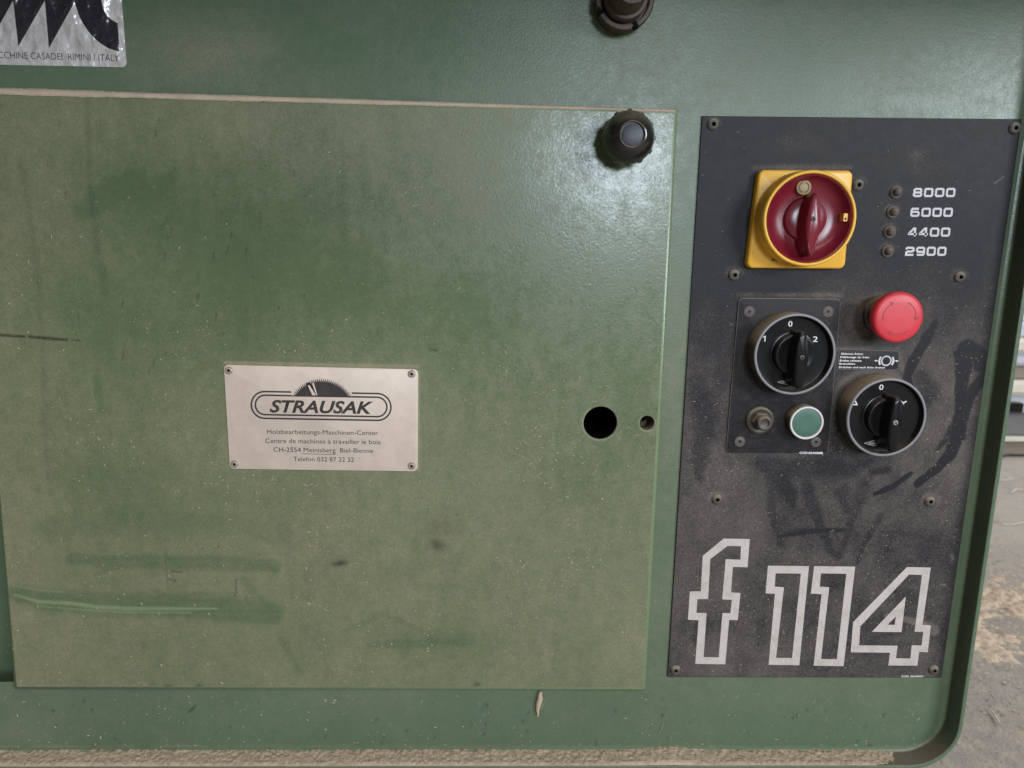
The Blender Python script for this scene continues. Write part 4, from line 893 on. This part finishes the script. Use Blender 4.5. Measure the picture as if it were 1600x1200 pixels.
for i in range(16000):
    x = rng.normal(20, 240); y = rng.normal(-x*.35, 120) if random.random() < .65 else rng.uniform(-420, 520)
    if random.random() < .3: x = rng.uniform(-420, 520)
    zz = 26*math.exp(-((x-20)/230)**2-((y+x*.35)/120)**2)*.7; s = 1.0+4.0*random.random()**4; a = random.random()*6.28; b = len(vs); ca, sa = math.cos(a)*s, math.sin(a)*s
    for dx, dy, dz in ((-ca, -sa, .3), (sa*.3, -ca*.3, .8), (ca, sa, .5+random.random()*s*.6), (-sa*.3, ca*.3, 1.2)): vs.append(((cu_+x+dx)/1000, -(ch_+y+dy)/1000, (ZF+zz+dz)/1000))
    fs += [(b, b+1, b+2), (b, b+2, b+3)]
me = bpy.data.meshes.new('floor_shavings'); me.from_pydata(vs, [], fs); me.materials.append(M['chip']); tag(link('floor_shavings', me), 'scattered wood chips and flakes over the workshop floor', 'wood chips', kind='stuff')
def curl(px, label, r=1.2):
    pts = []
    for x, y in px: u, h = onfloor(x, y, 4); pts.append((u, ZF+4+2*random.random(), h))
    # smooth
    P2 = []
    for i in range(len(pts)-1):
        for t in np.linspace(0, 1, 5, endpoint=False): P2.append(tuple(np.array(pts[i])*(1-t)+np.array(pts[i+1])*t))
    P2.append(pts[-1]); o = tube(P2, [r*(.5+math.sin(math.pi*(i+.5)/len(P2))*.6) for i in range(len(P2))], 6).build('wood_curl', M['curl'], None); tag(o, label, 'wood shaving', 'curled shavings on the floor'); return o
M['curl'] = dusty('pale_shaving', (.55, .46, .36), .7, 0, .1, 0)
curl([(1555, 748), (1564, 751), (1574, 750), (1582, 747)], 'thin pale curl of wood on the floor, farthest back, just below the cable')
curl([(1580, 770), (1588, 765), (1598, 766), (1608, 769)], 'short pale shaving at the right picture edge beside a brown dust ridge', 1.6)
curl([(1552, 812), (1566, 819), (1582, 820), (1600, 816), (1612, 812)], 'long curved pale string of wood on bare grey floor below the other curls')
curl([(1545, 1104), (1556, 1120), (1562, 1132)], 'thin slanting shaving on the floor beside the lower right cabinet corner', 1.0)
# second machine, standing 1.9 m behind
M['bg_white'] = dusty('cream_enamel', (.62, .58, .50), .4, 0, .2, .05); M['bg_lav'] = dusty('pale_grey_enamel', (.50, .51, .58), .3, 0, .1, 0)
M['bg_grey'] = dusty('mid_grey_enamel', (.155, .155, .16), .5, 0, .2, .05); M['bg_skirt'] = dusty('beige_base', (.23, .20, .165), .7, 0, .3, .1)
yv = lambda y: P(1590, y, -1900)[1]
u0 = P(1500, 600, -1900)[0]; u1 = u0+1500
bm_ = bpy.data.objects.new('background_machine', None); COL.objects.link(bm_); bm_.location = (u0/1000, 1.9, ZF/1000)
tag(bm_, 'pale grey and cream machine standing on the floor behind at right edge', 'machine')
def bgpart(name, y0, y1, h0, h1, mat, ul=0.0, r=6):
    mb = MB((-u0, -ZF, 1900)); mb.box(u0+ul, u1, yv(y1), yv(y0), h0, h1); o = mb.build(name, M[mat], bm_, angle=40, bevel=r)
    return o
bgpart('plinth', 690.5, 713, -2400, -1915, 'bg_skirt'); bgpart('base_strip', 683, 690.2, -2400, -1900, 'bg_white', r=2); bgpart('lower_panel', 645.5, 682.6, -2400, -1912, 'bg_grey')
bgpart('slide_rail', 619, 645, -2350, -1900, 'bg_lav'); bgpart('rail_cover', 594, 618.4, -2350, -1890, 'bg_white', r=14); bgpart('groove_strip', 572, 593.6, -2350, -1905, 'bg_skirt'); bgpart('upper_rail', 552, 571.6, -2350, -1897, 'bg_lav', r=10)
bgpart('table_beam', 528, 551.6, -2350, -1890, 'bg_white', r=12); bgpart('table_edge', 505, 527.5, -2350, -1900, 'bg_lav')
bgpart('upper_casing', 330, 504.5, -2300, -1960, 'bg_lav')
a = P(1578, 629, -1880); b_ = P(1596, 644, -1880); mb = MB((-u0, -ZF, 1900)); mb.slab([(a[0], b_[1]), (b_[0], b_[1]), (b_[0], a[1]), (a[0], a[1])], -1900, -1872, 3, 5); mb.build('rubber_stop', M['black'], bm_)
pts = [(1540, 711), (1556, 711.5), (1575, 709), (1592, 707.5), (1615, 708), (1660, 712)]
pp = []
for i in range(len(pts)-1):
    for t in np.linspace(0, 1, 6, endpoint=False):
        x, y = np.array(pts[i])*(1-t)+np.array(pts[i+1])*t; u, h = onfloor(x, y, 9); pp.append((u, ZF+9, h))
M['cable'] = dusty('grey_cable', (.06, .06, .06), .5, 0, .3, .1)
tag(tube(pp, [8.5]*len(pp), 12).build('power_cable', M['cable'], None), 'dark grey cable lying on the floor in front of the pale machine', 'cable')
